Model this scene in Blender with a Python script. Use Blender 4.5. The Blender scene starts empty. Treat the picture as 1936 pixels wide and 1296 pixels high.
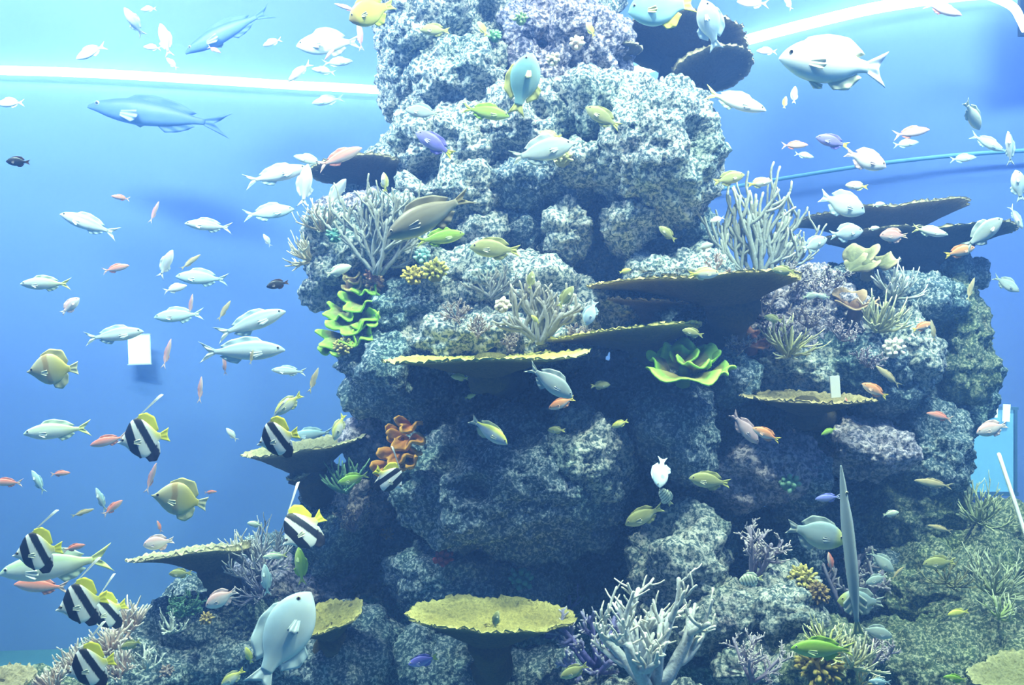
import bpy, math, random
import numpy as np
from mathutils import Vector, Matrix, Euler

# ------------------------------------------------------------------ camera
SC = bpy.context.scene
COL = SC.collection
F = 1859.0            # focal length in pixels of the 1936 x 1296 frame
CZ = 3.2              # camera height above the tank floor
cam_d = bpy.data.cameras.new('camera')
cam_d.sensor_width = 36.0
cam_d.lens = 36.0 * F / 1936.0
cam_d.clip_end = 200
cam = bpy.data.objects.new('camera', cam_d)
COL.objects.link(cam)
cam.location = (0, 0, CZ)
cam.rotation_euler = (math.pi / 2, 0, 0)
SC.camera = cam

# ------------------------------------------------------------------ world, lamps, exposure
world = bpy.data.worlds.new('world')
SC.world = world
world.use_nodes = True
bg = world.node_tree.nodes['Background']
bg.inputs[0].default_value = (0.30, 0.52, 1.0, 1)
bg.inputs[1].default_value = 0.16

def lamp(name, kind, loc, energy, color, target=None, **kw):
    d = bpy.data.lights.new(name, kind)
    d.energy = energy
    d.color = color
    for k, v in kw.items():
        setattr(d, k, v)
    o = bpy.data.objects.new(name, d)
    COL.objects.link(o)
    o.location = loc
    if target is not None:
        o.rotation_euler = (Vector(target) - Vector(loc)).to_track_quat('-Z', 'Y').to_euler()
    return o

# tank lamps hanging over the open water
lamp('tank_lamp', 'SPOT', (0.9, 3.4, 8.2), 1800, (1.0, 0.97, 0.90), (0.3, 5.9, 3.4), spot_size=1.25, spot_blend=0.6, shadow_soft_size=0.16)
lamp('tank_lamp', 'SPOT', (-3.2, 4.6, 8.2), 1300, (0.86, 0.96, 1.0), (-1.7, 6.0, 2.4), spot_size=1.2, spot_blend=0.6, shadow_soft_size=0.16)
lamp('tank_lamp', 'SPOT', (3.4, 4.0, 8.2), 1250, (1.0, 0.97, 0.92), (2.2, 5.8, 2.4), spot_size=1.1, spot_blend=0.6, shadow_soft_size=0.16)
# wall washer over the far wall
lamp('wall_wash_fill', 'AREA', (-3.6, 7.2, 7.8), 260, (0.96, 0.86, 1.0), (-3.8, 10.2, 3.6), shape='RECTANGLE', size=3.6, size_y=0.6)
lamp('wall_wash_fill', 'AREA', (2.0, 6.2, 7.8), 120, (0.84, 0.90, 1.0), (2.6, 8.9, 3.0), shape='RECTANGLE', size=4.0, size_y=0.6)

lamp('wall_wash_fill', 'AREA', (-4.0, 4.2, 8.6), 900, (0.90, 0.88, 1.0), (-4.2, 10.4, 1.6), shape='RECTANGLE', size=2.4, size_y=0.8)  # added fill lamp, brightens the left far wall lower down
lamp('wall_wash_fill', 'AREA', (3.6, 3.2, 8.6), 540, (0.84, 0.90, 1.0), (3.2, 8.6, 2.2), shape='RECTANGLE', size=2.0, size_y=0.8)  # added fill lamp for the right of the far wall

vs = SC.view_settings
vs.view_transform = 'Standard'
vs.look = 'None'
vs.gamma = 1
vs.use_curve_mapping = False
vs.exposure = 0.1
cy = SC.cycles
cy.use_denoising = True
cy.max_bounces = 3
cy.diffuse_bounces = 1
cy.glossy_bounces = 2
cy.transmission_bounces = 2
cy.volume_bounces = 0
cy.transparent_max_bounces = 8
cy.caustics_reflective = False
cy.caustics_refractive = False
cy.use_adaptive_sampling = True
cy.adaptive_threshold = 0.08
cy.adaptive_min_samples = 12

def at(px, py, Y):
    """the point at distance Y seen at this pixel of the photograph"""
    return Vector(((px - 968.0) / F * Y, Y, CZ - (py - 648.0) / F * Y))

# ------------------------------------------------------------------ helpers
def tag(o, label, cat, group=None):
    o['label'] = label
    o['category'] = cat
    if group:
        o['group'] = group
    return o

def struct(o, label=None):
    o['kind'] = 'structure'
    if label:
        o['label'] = label
    return o

def link(o, parent=None):
    COL.objects.link(o)
    if parent is not None:
        o.parent = parent
    return o

def empty(name, loc, label, cat, group=None):
    o = bpy.data.objects.new(name, None)
    o.empty_display_size = 0.05
    link(o)
    o.location = loc
    return tag(o, label, cat, group)

def mesh(name, V, Fc, mat, smooth=True, col=None, uv=None):
    """V: n x 3, Fc: faces (list of tuples, or an m x k int array); col: n x 3 vertex colours"""
    me = bpy.data.meshes.new(name)
    V = np.asarray(V, dtype=np.float32)
    if isinstance(Fc, np.ndarray):
        k = Fc.shape[1]
        m = len(Fc)
        me.vertices.add(len(V))
        me.vertices.foreach_set('co', V.ravel())
        me.loops.add(m * k)
        me.loops.foreach_set('vertex_index', Fc.astype(np.int32).ravel())
        me.polygons.add(m)
        me.polygons.foreach_set('loop_start', np.arange(0, m * k, k, dtype=np.int32))
        me.update(calc_edges=True)
    else:
        me.from_pydata(V.tolist(), [], [tuple(int(i) for i in f) for f in Fc])
        me.update()
    if smooth:
        me.polygons.foreach_set('use_smooth', np.ones(len(me.polygons), dtype=bool))
    if col is not None:
        a = me.color_attributes.new('Col', 'FLOAT_COLOR', 'POINT')
        c = np.ones((len(V), 4), dtype=np.float32)
        c[:, :3] = col
        a.data.foreach_set('color', c.ravel())
    if mat is not None:
        me.materials.append(mat)
    return me

def obj(name, me, parent=None, loc=None):
    o = bpy.data.objects.new(name, me)
    link(o, parent)
    if loc is not None:
        o.location = loc
    return o

class Geo:
    """collects shapes with vertex colours into one mesh"""
    def __init__(self):
        self.V, self.Fq, self.C, self.n = [], [], [], 0
    def add(self, V, Fc, col=(1, 1, 1)):
        V = np.asarray(V, dtype=np.float64)
        Fc = [tuple(int(i) + self.n for i in f) for f in Fc]
        self.V.append(V)
        self.Fq += Fc
        c = np.asarray(col, dtype=np.float64)
        self.C.append(np.tile(c, (len(V), 1)) if c.ndim == 1 else c)
        self.n += len(V)
    def build(self, name, mat, smooth=True):
        return mesh(name, np.concatenate(self.V), self.Fq, mat, smooth, np.concatenate(self.C))

# ------------------------------------------------------------------ noise (vectorised)
def _h(i, j, k, s):
    with np.errstate(over='ignore'):
        h = (i * np.uint32(374761393) + j * np.uint32(668265263) + k * np.uint32(2147483647) + np.uint32(s * 974711 + 12345))
        h = (h ^ (h >> np.uint32(13))) * np.uint32(1274126177)
        h = h ^ (h >> np.uint32(16))
        h = h * np.uint32(2246822519)
        h = h ^ (h >> np.uint32(15))
    return (h & np.uint32(0xffffff)).astype(np.float32) / np.float32(16777216.0)

def vnoise(P, s=0):
    P = P.astype(np.float32)
    I = np.floor(P)
    f = P - I
    f = f * f * f * (f * (f * 6 - 15) + 10)
    I = I.astype(np.int64).astype(np.uint32)
    x0, y0, z0 = I[:, 0], I[:, 1], I[:, 2]
    one = np.uint32(1)
    x1, y1, z1 = x0 + one, y0 + one, z0 + one
    fx, fy, fz = f[:, 0], f[:, 1], f[:, 2]
    a = _h(x0, y0, z0, s) * (1 - fx) + _h(x1, y0, z0, s) * fx
    b = _h(x0, y1, z0, s) * (1 - fx) + _h(x1, y1, z0, s) * fx
    c = _h(x0, y0, z1, s) * (1 - fx) + _h(x1, y0, z1, s) * fx
    d = _h(x0, y1, z1, s) * (1 - fx) + _h(x1, y1, z1, s) * fx
    return ((a * (1 - fy) + b * fy) * (1 - fz) + (c * (1 - fy) + d * fy) * fz) * 2 - 1

def fbm(P, s=0, o=3):
    v, a = 0, 0.5
    for i in range(o):
        v = v + a * vnoise(P * (2.03 ** i) + 17.3 * i, s + i)
        a *= 0.5
    return v

def worley(P, s=0):
    """distance to the nearest jittered cell point, 8-cell approximation"""
    P = P.astype(np.float32) - np.float32(0.5)
    I0 = np.floor(P)
    best = np.full(len(P), 9.0, dtype=np.float32)
    for dx in (0, 1):
        for dy in (0, 1):
            for dz in (0, 1):
                I = I0 + np.array((dx, dy, dz), dtype=np.float32)
                U = I.astype(np.int64).astype(np.uint32)
                q = I + 0.15 + 0.7 * np.stack([_h(U[:, 0], U[:, 1], U[:, 2], s + 31 * t) for t in (1, 2, 3)], 1) - 0.5
                d = ((P - q) ** 2).sum(1)
                best = np.minimum(best, d)
    return np.sqrt(best)

# ------------------------------------------------------------------ materials
def nodes(name):
    m = bpy.data.materials.new(name)
    m.use_nodes = True
    nt = m.node_tree
    b = nt.nodes['Principled BSDF']
    b.inputs['Roughness'].default_value = 0.8
    b.inputs['Specular IOR Level'].default_value = 0.2
    return m, nt, b

def N(nt, kind, **kw):
    n = nt.nodes.new(kind)
    for k, v in kw.items():
        if k.startswith('i_'):
            n.inputs[k[2:].replace('_', ' ')].default_value = v
        else:
            setattr(n, k, v)
    return n

def ramp(nt, fac, stops):
    r = nt.nodes.new('ShaderNodeValToRGB')
    e = r.color_ramp.elements
    while len(e) < len(stops):
        e.new(0.5)
    for el, (p, c) in zip(e, stops):
        el.position = p
        el.color = (c[0], c[1], c[2], 1)
    nt.links.new(fac, r.inputs[0])
    return r.outputs[0]

def mix(nt, fac, a, b, mode='MIX'):
    m = nt.nodes.new('ShaderNodeMix')
    m.data_type = 'RGBA'
    m.blend_type = mode
    if isinstance(fac, (int, float)):
        m.inputs[0].default_value = fac
    else:
        nt.links.new(fac, m.inputs[0])
    for i, v in ((6, a), (7, b)):
        if isinstance(v, tuple):
            m.inputs[i].default_value = (v[0], v[1], v[2], 1)
        else:
            nt.links.new(v, m.inputs[i])
    return m.outputs[2]

def rock_material(name, dark, mid, pale, tint, algae, pale_at=0.5, scale=1.0, off=0.0):
    """encrusted reef rock: pale crust over darker stone, patches of algae and coralline pink"""
    m, nt, b = nodes(name)
    geo = N(nt, 'ShaderNodeNewGeometry')
    vec = N(nt, 'ShaderNodeVectorMath', operation='ADD')
    vec.inputs[1].default_value = (off, off * 0.7, off * 1.3)
    nt.links.new(geo.outputs['Position'], vec.inputs[0])
    p = vec.outputs[0]
    def noise(sc, det, rough=0.6):
        n = N(nt, 'ShaderNodeTexNoise')
        n.inputs['Scale'].default_value = sc
        n.inputs['Detail'].default_value = det
        n.inputs['Roughness'].default_value = rough
        nt.links.new(p, n.inputs['Vector'])
        return n.outputs['Fac']
    fine = noise(40 * scale, 4, 0.7)
    crust = ramp(nt, fine, [(pale_at - 0.07, dark), (pale_at - 0.01, mid), (pale_at + 0.07, pale)])
    big = noise(2.6, 3, 0.55)
    c = mix(nt, ramp(nt, big, [(0.50, (0, 0, 0)), (0.66, (1, 1, 1))]), crust, mix(nt, 0.75, crust, algae, 'MULTIPLY'))
    big2 = noise(3.7, 3, 0.6)
    v2 = nt.nodes[-1]
    c = mix(nt, ramp(nt, noise(5.1, 4, 0.6), [(0.60, (0, 0, 0)), (0.72, (0.85, 0.85, 0.85))]), c, mix(nt, 0.6, c, tint, 'MULTIPLY'))
    nt.links.new(c, b.inputs['Base Color'])
    b.inputs['Roughness'].default_value = 0.9
    bump = N(nt, 'ShaderNodeBump')
    bump.inputs['Strength'].default_value = 0.9
    bump.inputs['Distance'].default_value = 0.02
    nt.links.new(noise(55 * scale, 5, 0.7), bump.inputs['Height'])
    nt.links.new(bump.outputs[0], b.inputs['Normal'])
    return m

def vcol_material(name, rough=0.6, grain=0.0, gscale=60.0, bump_d=0.0, spec=0.25, sss=0.0):
    m, nt, b = nodes(name)
    a = N(nt, 'ShaderNodeVertexColor', layer_name='Col')
    c = a.outputs[0]
    if grain > 0 or bump_d > 0:
        tc = N(nt, 'ShaderNodeNewGeometry')
        n = N(nt, 'ShaderNodeTexNoise')
        n.inputs['Scale'].default_value = gscale
        n.inputs['Detail'].default_value = 3
        nt.links.new(tc.outputs['Position'], n.inputs['Vector'])
        if grain > 0:
            g = ramp(nt, n.outputs['Fac'], [(0.35, (1 - grain,) * 3), (0.65, (1 + 0.0,) * 3)])
            c = mix(nt, 1.0, c, g, 'MULTIPLY')
        if bump_d > 0:
            bp = N(nt, 'ShaderNodeBump')
            bp.inputs['Distance'].default_value = bump_d
            bp.inputs['Strength'].default_value = 0.8
            nt.links.new(n.outputs['Fac'], bp.inputs['Height'])
            nt.links.new(bp.outputs[0], b.inputs['Normal'])
    nt.links.new(c, b.inputs['Base Color'])
    b.inputs['Roughness'].default_value = rough
    b.inputs['Specular IOR Level'].default_value = spec
    return m

def emit_material(name, color, strength):
    m, nt, b = nodes(name)
    b.inputs['Base Color'].default_value = (*color, 1)
    b.inputs['Emission Color'].default_value = (*color, 1)
    b.inputs['Emission Strength'].default_value = strength
    return m

def plain_material(name, color, rough=0.6, spec=0.3):
    m, nt, b = nodes(name)
    b.inputs['Base Color'].default_value = (*color, 1)
    b.inputs['Roughness'].default_value = rough
    b.inputs['Specular IOR Level'].default_value = spec
    return m
# ------------------------------------------------------------------ the tank: far wall, floor, light strip, water
RING = 2.8            # height of the light strip above the camera
def ring_pt(px, py):
    Y = RING * F / (648.0 - py)
    return Vector(((px - 968.0) / F * Y, Y, CZ + RING))
strip_px = [(-260, 128), (-120, 129), (0, 133), (110, 136), (220, 141), (330, 147.5), (440, 154), (550, 161), (640, 165.5), (722, 170),
            (820, 171), (920, 168), (1020, 161), (1120, 149), (1220, 130), (1300, 110), (1380, 85), (1440, 68), (1500, 52), (1580, 32), (1650, 16), (1720, 4), (1790, -6), (1880, -14), (1990, -18), (2120, -16)]
strip = [ring_pt(*p) for p in strip_px]

def smooth_path(P, n=6):
    """Catmull-Rom through the points"""
    P = [np.array(p, dtype=float) for p in P]
    out = []
    Q = [2 * P[0] - P[1]] + P + [2 * P[-1] - P[-2]]
    for i in range(1, len(Q) - 2):
        a, b, c, d = Q[i - 1], Q[i], Q[i + 1], Q[i + 2]
        for k in range(n):
            t = k / n
            out.append(0.5 * (2 * b + (c - a) * t + (2 * a - 5 * b + 4 * c - d) * t * t + (3 * b - a - 3 * c + d) * t ** 3))
    out.append(P[-1])
    return out

def tube(P, R, sides=8, caps=True):
    """a tube along P with radii R; returns vertices and faces"""
    P = [np.array(p, dtype=float) for p in P]
    n = len(P)
    T = []
    for i in range(n):
        t = P[min(i + 1, n - 1)] - P[max(i - 1, 0)]
        L = np.linalg.norm(t)
        T.append(t / L if L > 1e-9 else np.array((0, 0, 1.0)))
    u = np.cross(T[0], (0.31, 0.83, 0.47))
    u /= np.linalg.norm(u)
    V, Fc = [], []
    for i in range(n):
        u = u - T[i] * np.dot(u, T[i])
        u /= max(np.linalg.norm(u), 1e-9)
        w = np.cross(T[i], u)
        r = R[i] if hasattr(R, '__len__') else R
        for k in range(sides):
            a = 2 * math.pi * k / sides
            V.append(P[i] + r * (math.cos(a) * u + math.sin(a) * w))
    for i in range(n - 1):
        for k in range(sides):
            k2 = (k + 1) % sides
            Fc.append((i * sides + k, i * sides + k2, (i + 1) * sides + k2, (i + 1) * sides + k))
    if caps:
        r0 = R[0] if hasattr(R, '__len__') else R
        r1 = R[-1] if hasattr(R, '__len__') else R
        V.append(P[0] - T[0] * r0 * 0.6)
        V.append(P[-1] + T[-1] * r1 * 0.8)
        a, b = n * sides, n * sides + 1
        for k in range(sides):
            k2 = (k + 1) % sides
            Fc.append((a, k2, k))
            Fc.append((b, (n - 1) * sides + k, (n - 1) * sides + k2))
    return np.array(V), Fc

# far wall: a curved blue wall that runs just behind the light strip
m_wall, nt, b = nodes('blue_tank_wall')
tcn = N(nt, 'ShaderNodeNewGeometry')
nz = N(nt, 'ShaderNodeTexNoise')
nz.inputs['Scale'].default_value = 0.7
nt.links.new(tcn.outputs['Position'], nz.inputs['Vector'])
nt.links.new(ramp(nt, nz.outputs['Fac'], [(0.35, (0.20, 0.305, 0.96)), (0.65, (0.22, 0.33, 1.0))]), b.inputs['Base Color'])
b.inputs['Roughness'].default_value = 0.9
b.inputs['Specular IOR Level'].default_value = 0.0

path = smooth_path([tuple(p) for p in strip], 3)
wp = []
for i, p in enumerate(path):
    q = np.array(p)
    d = q[:2] / np.linalg.norm(q[:2])
    wp.append(q[:2] + d * 0.10)
wp = [np.array((-6.2, 0.6)), np.array((-6.3, 6.0))] + [w for w in wp if -6.2 < w[0] < 4.7] + [np.array((4.9, 6.4)), np.array((4.9, 0.6))]
V, Fc = [], []
zs = [0.0, 2.0, 4.0, 6.0, 7.2]
for w in wp:
    for z in zs:
        V.append((w[0], w[1], z))
for w in wp:
    dv = np.array((w[0], w[1] - 3.0)); dv /= np.linalg.norm(dv)
    for z in zs:
        V.append((w[0] + dv[0] * 0.15, w[1] + dv[1] * 0.15, z))
nw, nzs = len(wp), len(zs)
for s in (0, 1):
    o_ = s * nw * nzs
    for i in range(nw - 1):
        for k in range(nzs - 1):
            a = o_ + i * nzs + k
            Fc.append((a, a + nzs, a + nzs + 1, a + 1))
o = struct(obj('wall_back', mesh('wall_back', V, Fc, m_wall)), 'curved blue far wall of the tank')

def box_vf(lo, hi):
    x0, y0, z0 = lo
    x1, y1, z1 = hi
    V = [(x0, y0, z0), (x1, y0, z0), (x1, y1, z0), (x0, y1, z0), (x0, y0, z1), (x1, y0, z1), (x1, y1, z1), (x0, y1, z1)]
    return V, [(0, 3, 2, 1), (4, 5, 6, 7), (0, 1, 5, 4), (1, 2, 6, 5), (2, 3, 7, 6), (3, 0, 4, 7)]

m_floor, nt, b = nodes('tank_floor_sand')
nz = N(nt, 'ShaderNodeTexNoise')
nz.inputs['Scale'].default_value = 14
nz.inputs['Detail'].default_value = 4
nt.links.new(ramp(nt, nz.outputs['Fac'], [(0.3, (0.10, 0.26, 0.48)), (0.7, (0.17, 0.36, 0.58))]), b.inputs['Base Color'])
V, Fc = box_vf((-6.6, 0.4, -0.2), (5.2, 12.2, 0.0))
struct(obj('floor', mesh('floor', V, Fc, m_floor, False)), 'pale sandy tank floor')

# the water fills the tank
m_water = bpy.data.materials.new('hazy_blue_water')
m_water.use_nodes = True
nt = m_water.node_tree
nt.nodes.clear()
out = nt.nodes.new('ShaderNodeOutputMaterial')
sca = nt.nodes.new('ShaderNodeVolumeScatter')
sca.inputs['Color'].default_value = (0.11, 0.29, 1.0, 1)
sca.inputs['Density'].default_value = 0.088
sca.inputs['Anisotropy'].default_value = 0.15
ab = nt.nodes.new('ShaderNodeVolumeAbsorption')
ab.inputs['Color'].default_value = (0.0, 0.70, 1.0, 1)
ab.inputs['Density'].default_value = 0.06
ad = nt.nodes.new('ShaderNodeAddShader')
nt.links.new(sca.outputs[0], ad.inputs[0])
nt.links.new(ab.outputs[0], ad.inputs[1])
nt.links.new(ad.outputs[0], out.inputs['Volume'])
V, Fc = box_vf((-6.5, 0.7, 0.01), (5.15, 12.0, 6.7))
o = struct(obj('water', mesh('water', V, Fc, m_water, False)), 'hazy blue water filling the tank')

# the glowing light strip that runs round the far rim
m_strip = emit_material('white_light_strip', (0.92, 0.98, 1.0), 9.0)
m_strip.cycles.emission_sampling = 'NONE'
V, Fc = tube([tuple(p) for p in path if -5.9 < p[0] < 4.4], 0.047, 10)
o = obj('light_strip', mesh('light_strip', V, Fc, m_strip))
tag(o, 'long glowing white light strip curving along the far wall behind the reef', 'light strip')

# reflection of the light strip, modelled as a thin pale tube along the wall
m_reflection = plain_material('pale_cyan_reflection', (0.24, 0.52, 0.92), 0.6)
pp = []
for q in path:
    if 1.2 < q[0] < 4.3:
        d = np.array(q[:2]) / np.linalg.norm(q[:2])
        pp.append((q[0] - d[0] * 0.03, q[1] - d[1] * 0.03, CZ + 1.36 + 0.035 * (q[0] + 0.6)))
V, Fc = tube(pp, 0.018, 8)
tag(obj('strip_reflection', mesh('strip_reflection', V, Fc, m_reflection)), 'thin pale cyan reflection of the light strip along the far wall on the right', 'strip_reflection')
# the strip's bent end and its dark bracket in the corner
m_dark = plain_material('dark_metal', (0.008, 0.012, 0.03), 0.5)
ec = smooth_path([tuple(at(x, y, 7.3)) for x, y in ((1840, -26), (1872, -8), (1900, 4), (1918, 16), (1928, 34), (1934, 60))], 5)
V, Fc = tube(ec, [0.03] * (len(ec) - 6) + [0.028, 0.026, 0.022, 0.018, 0.014, 0.008], 10)
tag(obj('light_strip', mesh('light_strip', V, Fc, m_strip)), 'short bent end of the light strip in the upper right corner', 'light strip')
a_, b_ = at(1934, 70, 7.4), at(1990, -200, 7.6)
V, Fc = box_vf((a_[0] - 0.04, 7.36, a_[2]), (b_[0], 7.40, b_[2]))
tag(obj('corner_bracket', mesh('corner_bracket', V, Fc, m_dark, False)), 'dark bracket behind the bent strip end in the upper right corner', 'bracket')
# a lit viewing window in the side wall, behind the right reef
M_WIN = emit_material('lit_blue_window', (0.20, 0.50, 0.95), 0.62)
w0, w1 = at(1800, 775, 7.45), at(1916, 930, 7.45)
root = bpy.data.objects.new('window_1', None)
link(root)
struct(root, 'bright blue viewing window behind the right reef')
V, Fc = box_vf((w0[0], 7.45, w1[2]), (w1[0], 7.48, w0[2]))
obj('window_pane', mesh('window_pane', V, Fc, M_WIN, False), root)
m_frame = plain_material('blue_window_frame', (0.10, 0.22, 0.50), 0.6)
for lo, hi in (((w0[0] - .03, 7.43, w1[2] - .03), (w1[0] + .03, 7.5, w1[2])), ((w0[0] - .03, 7.43, w0[2]), (w1[0] + .03, 7.5, w0[2] + .02)), ((w1[0], 7.43, w1[2]), (w1[0] + .02, 7.5, w0[2])), ((w0[0] - .03, 7.43, w1[2]), (w0[0], 7.5, w0[2]))):
    V, Fc = box_vf(lo, hi)
    obj('window_frame', mesh('window_frame', V, Fc, m_frame, False), root)
# ------------------------------------------------------------------ reef rock
M_ROCK = rock_material('pale_encrusted_rock', (0.08, 0.13, 0.17), (0.30, 0.37, 0.40), (0.80, 0.80, 0.75), (0.85, 0.62, 0.80), (0.70, 0.86, 0.80), 0.50, 1.15)
M_ROCK_T = rock_material('teal_encrusted_rock', (0.06, 0.11, 0.17), (0.19, 0.28, 0.36), (0.66, 0.72, 0.74), (0.70, 0.60, 0.75), (0.66, 0.86, 0.74), 0.53, 1.35, 7.0)
M_ROCK_O = rock_material('olive_encrusted_rock', (0.08, 0.13, 0.11), (0.22, 0.28, 0.20), (0.56, 0.60, 0.46), (0.80, 0.60, 0.60), (0.80, 0.90, 0.66), 0.53, 1.4, 13.0)
M_ROCK_P = rock_material('purplish_encrusted_rock', (0.12, 0.13, 0.20), (0.32, 0.30, 0.42), (0.80, 0.72, 0.80), (0.85, 0.60, 0.85), (0.60, 0.70, 0.90), 0.50, 1.0, 21.0)

_cs = {}
def cube_sphere(n):
    if n in _cs:
        return _cs[n]
    g = np.tan(np.linspace(-math.pi / 4, math.pi / 4, n + 1))
    a, b = np.meshgrid(g, g, indexing='ij')
    a, b = a.ravel(), b.ravel()
    one = np.ones_like(a)
    Vs, Fs = [], []
    idx = np.arange((n + 1) * (n + 1)).reshape(n + 1, n + 1)
    q = np.stack([idx[:-1, :-1], idx[1:, :-1], idx[1:, 1:], idx[:-1, 1:]], -1).reshape(-1, 4)
    for k, V in enumerate([(one, a, b), (-one, b, a), (b, one, a), (a, -one, b), (a, b, one), (b, a, -one)]):
        Vs.append(np.stack(V, 1))
        Fs.append(q + k * (n + 1) ** 2)
    V = np.concatenate(Vs)
    V /= np.linalg.norm(V, axis=1, keepdims=True)
    Fq = np.concatenate(Fs)
    key = np.round(V, 6)
    u, first, inv = np.unique(key, axis=0, return_index=True, return_inverse=True)
    _cs[n] = (V[first], inv.reshape(-1)[Fq])
    return _cs[n]

ELL = []          # all boulders, for trimming what is buried
def rock_shape(P, nrm, rmin, rough, seed):
    """displaces points along their normals: lumps, pits and knobs"""
    d = 0.34 * rmin * fbm(P * (0.62 / rmin) + seed * 3.1, seed, 2)
    d += 0.085 * rough * fbm(P * 4.3 + 5.0, 11, 3)
    w = worley(P * 9.0 + 0.12 * seed, 5)
    d += 0.065 * rough * (0.55 - w)
    pit = np.clip(vnoise(P * 5.7, 77) - 0.25, 0, 1)
    d -= 0.17 * rough * pit
    w2 = worley(P * 30.0, 9)
    d += 0.030 * rough * (0.5 - w2)
    d += 0.010 * rough * vnoise(P * 60.0, 15)
    return d

def boulder(parent, cx, cy_, rx, ry, Y, rd, mat=None, rough=1.0, seed=0, cell=0.0135, squash=1.0, name='boulder'):
    c = np.array(at(cx, cy_, Y))
    k = Y / F
    r = np.array((rx * k, rd, ry * k))
    area = 4 * math.pi * ((r[0] * r[1]) ** 1.6 / 3 + (r[0] * r[2]) ** 1.6 / 3 + (r[1] * r[2]) ** 1.6 / 3) ** (1 / 1.6)
    n = int(max(14, min(130, math.sqrt(area / 6) / cell)))
    S, Fq = cube_sphere(n)
    nrm = S / r
    nrm /= np.linalg.norm(nrm, axis=1, keepdims=True)
    P = c + S * r
    d = rock_shape(P, nrm, float(min(r)), rough, seed)
    P = P + nrm * d[:, None]
    # leave out what lies deep inside other boulders or below the floor
    bury = P[:, 2] < 0.0
    for (c2, r2, sd) in ELL:
        if sd == seed:
            continue
        bury |= (((P - c2) / (r2 * 0.72)) ** 2).sum(1) < 1.0
    keep = ~bury[Fq].all(1)
    Fq = Fq[keep]
    used, inv = np.unique(Fq, return_inverse=True)
    if len(used) < 12:
        return None
    me = mesh(name, P[used] - c, inv.reshape(Fq.shape), mat or M_ROCK)
    return obj(name, me, parent, c)

BOULD = []
def reef(name, label, rows, base):
    root = empty(name, (0, 0, 0), label, 'reef')
    for r in rows:
        BOULD.append((root, r))
    return root

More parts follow.
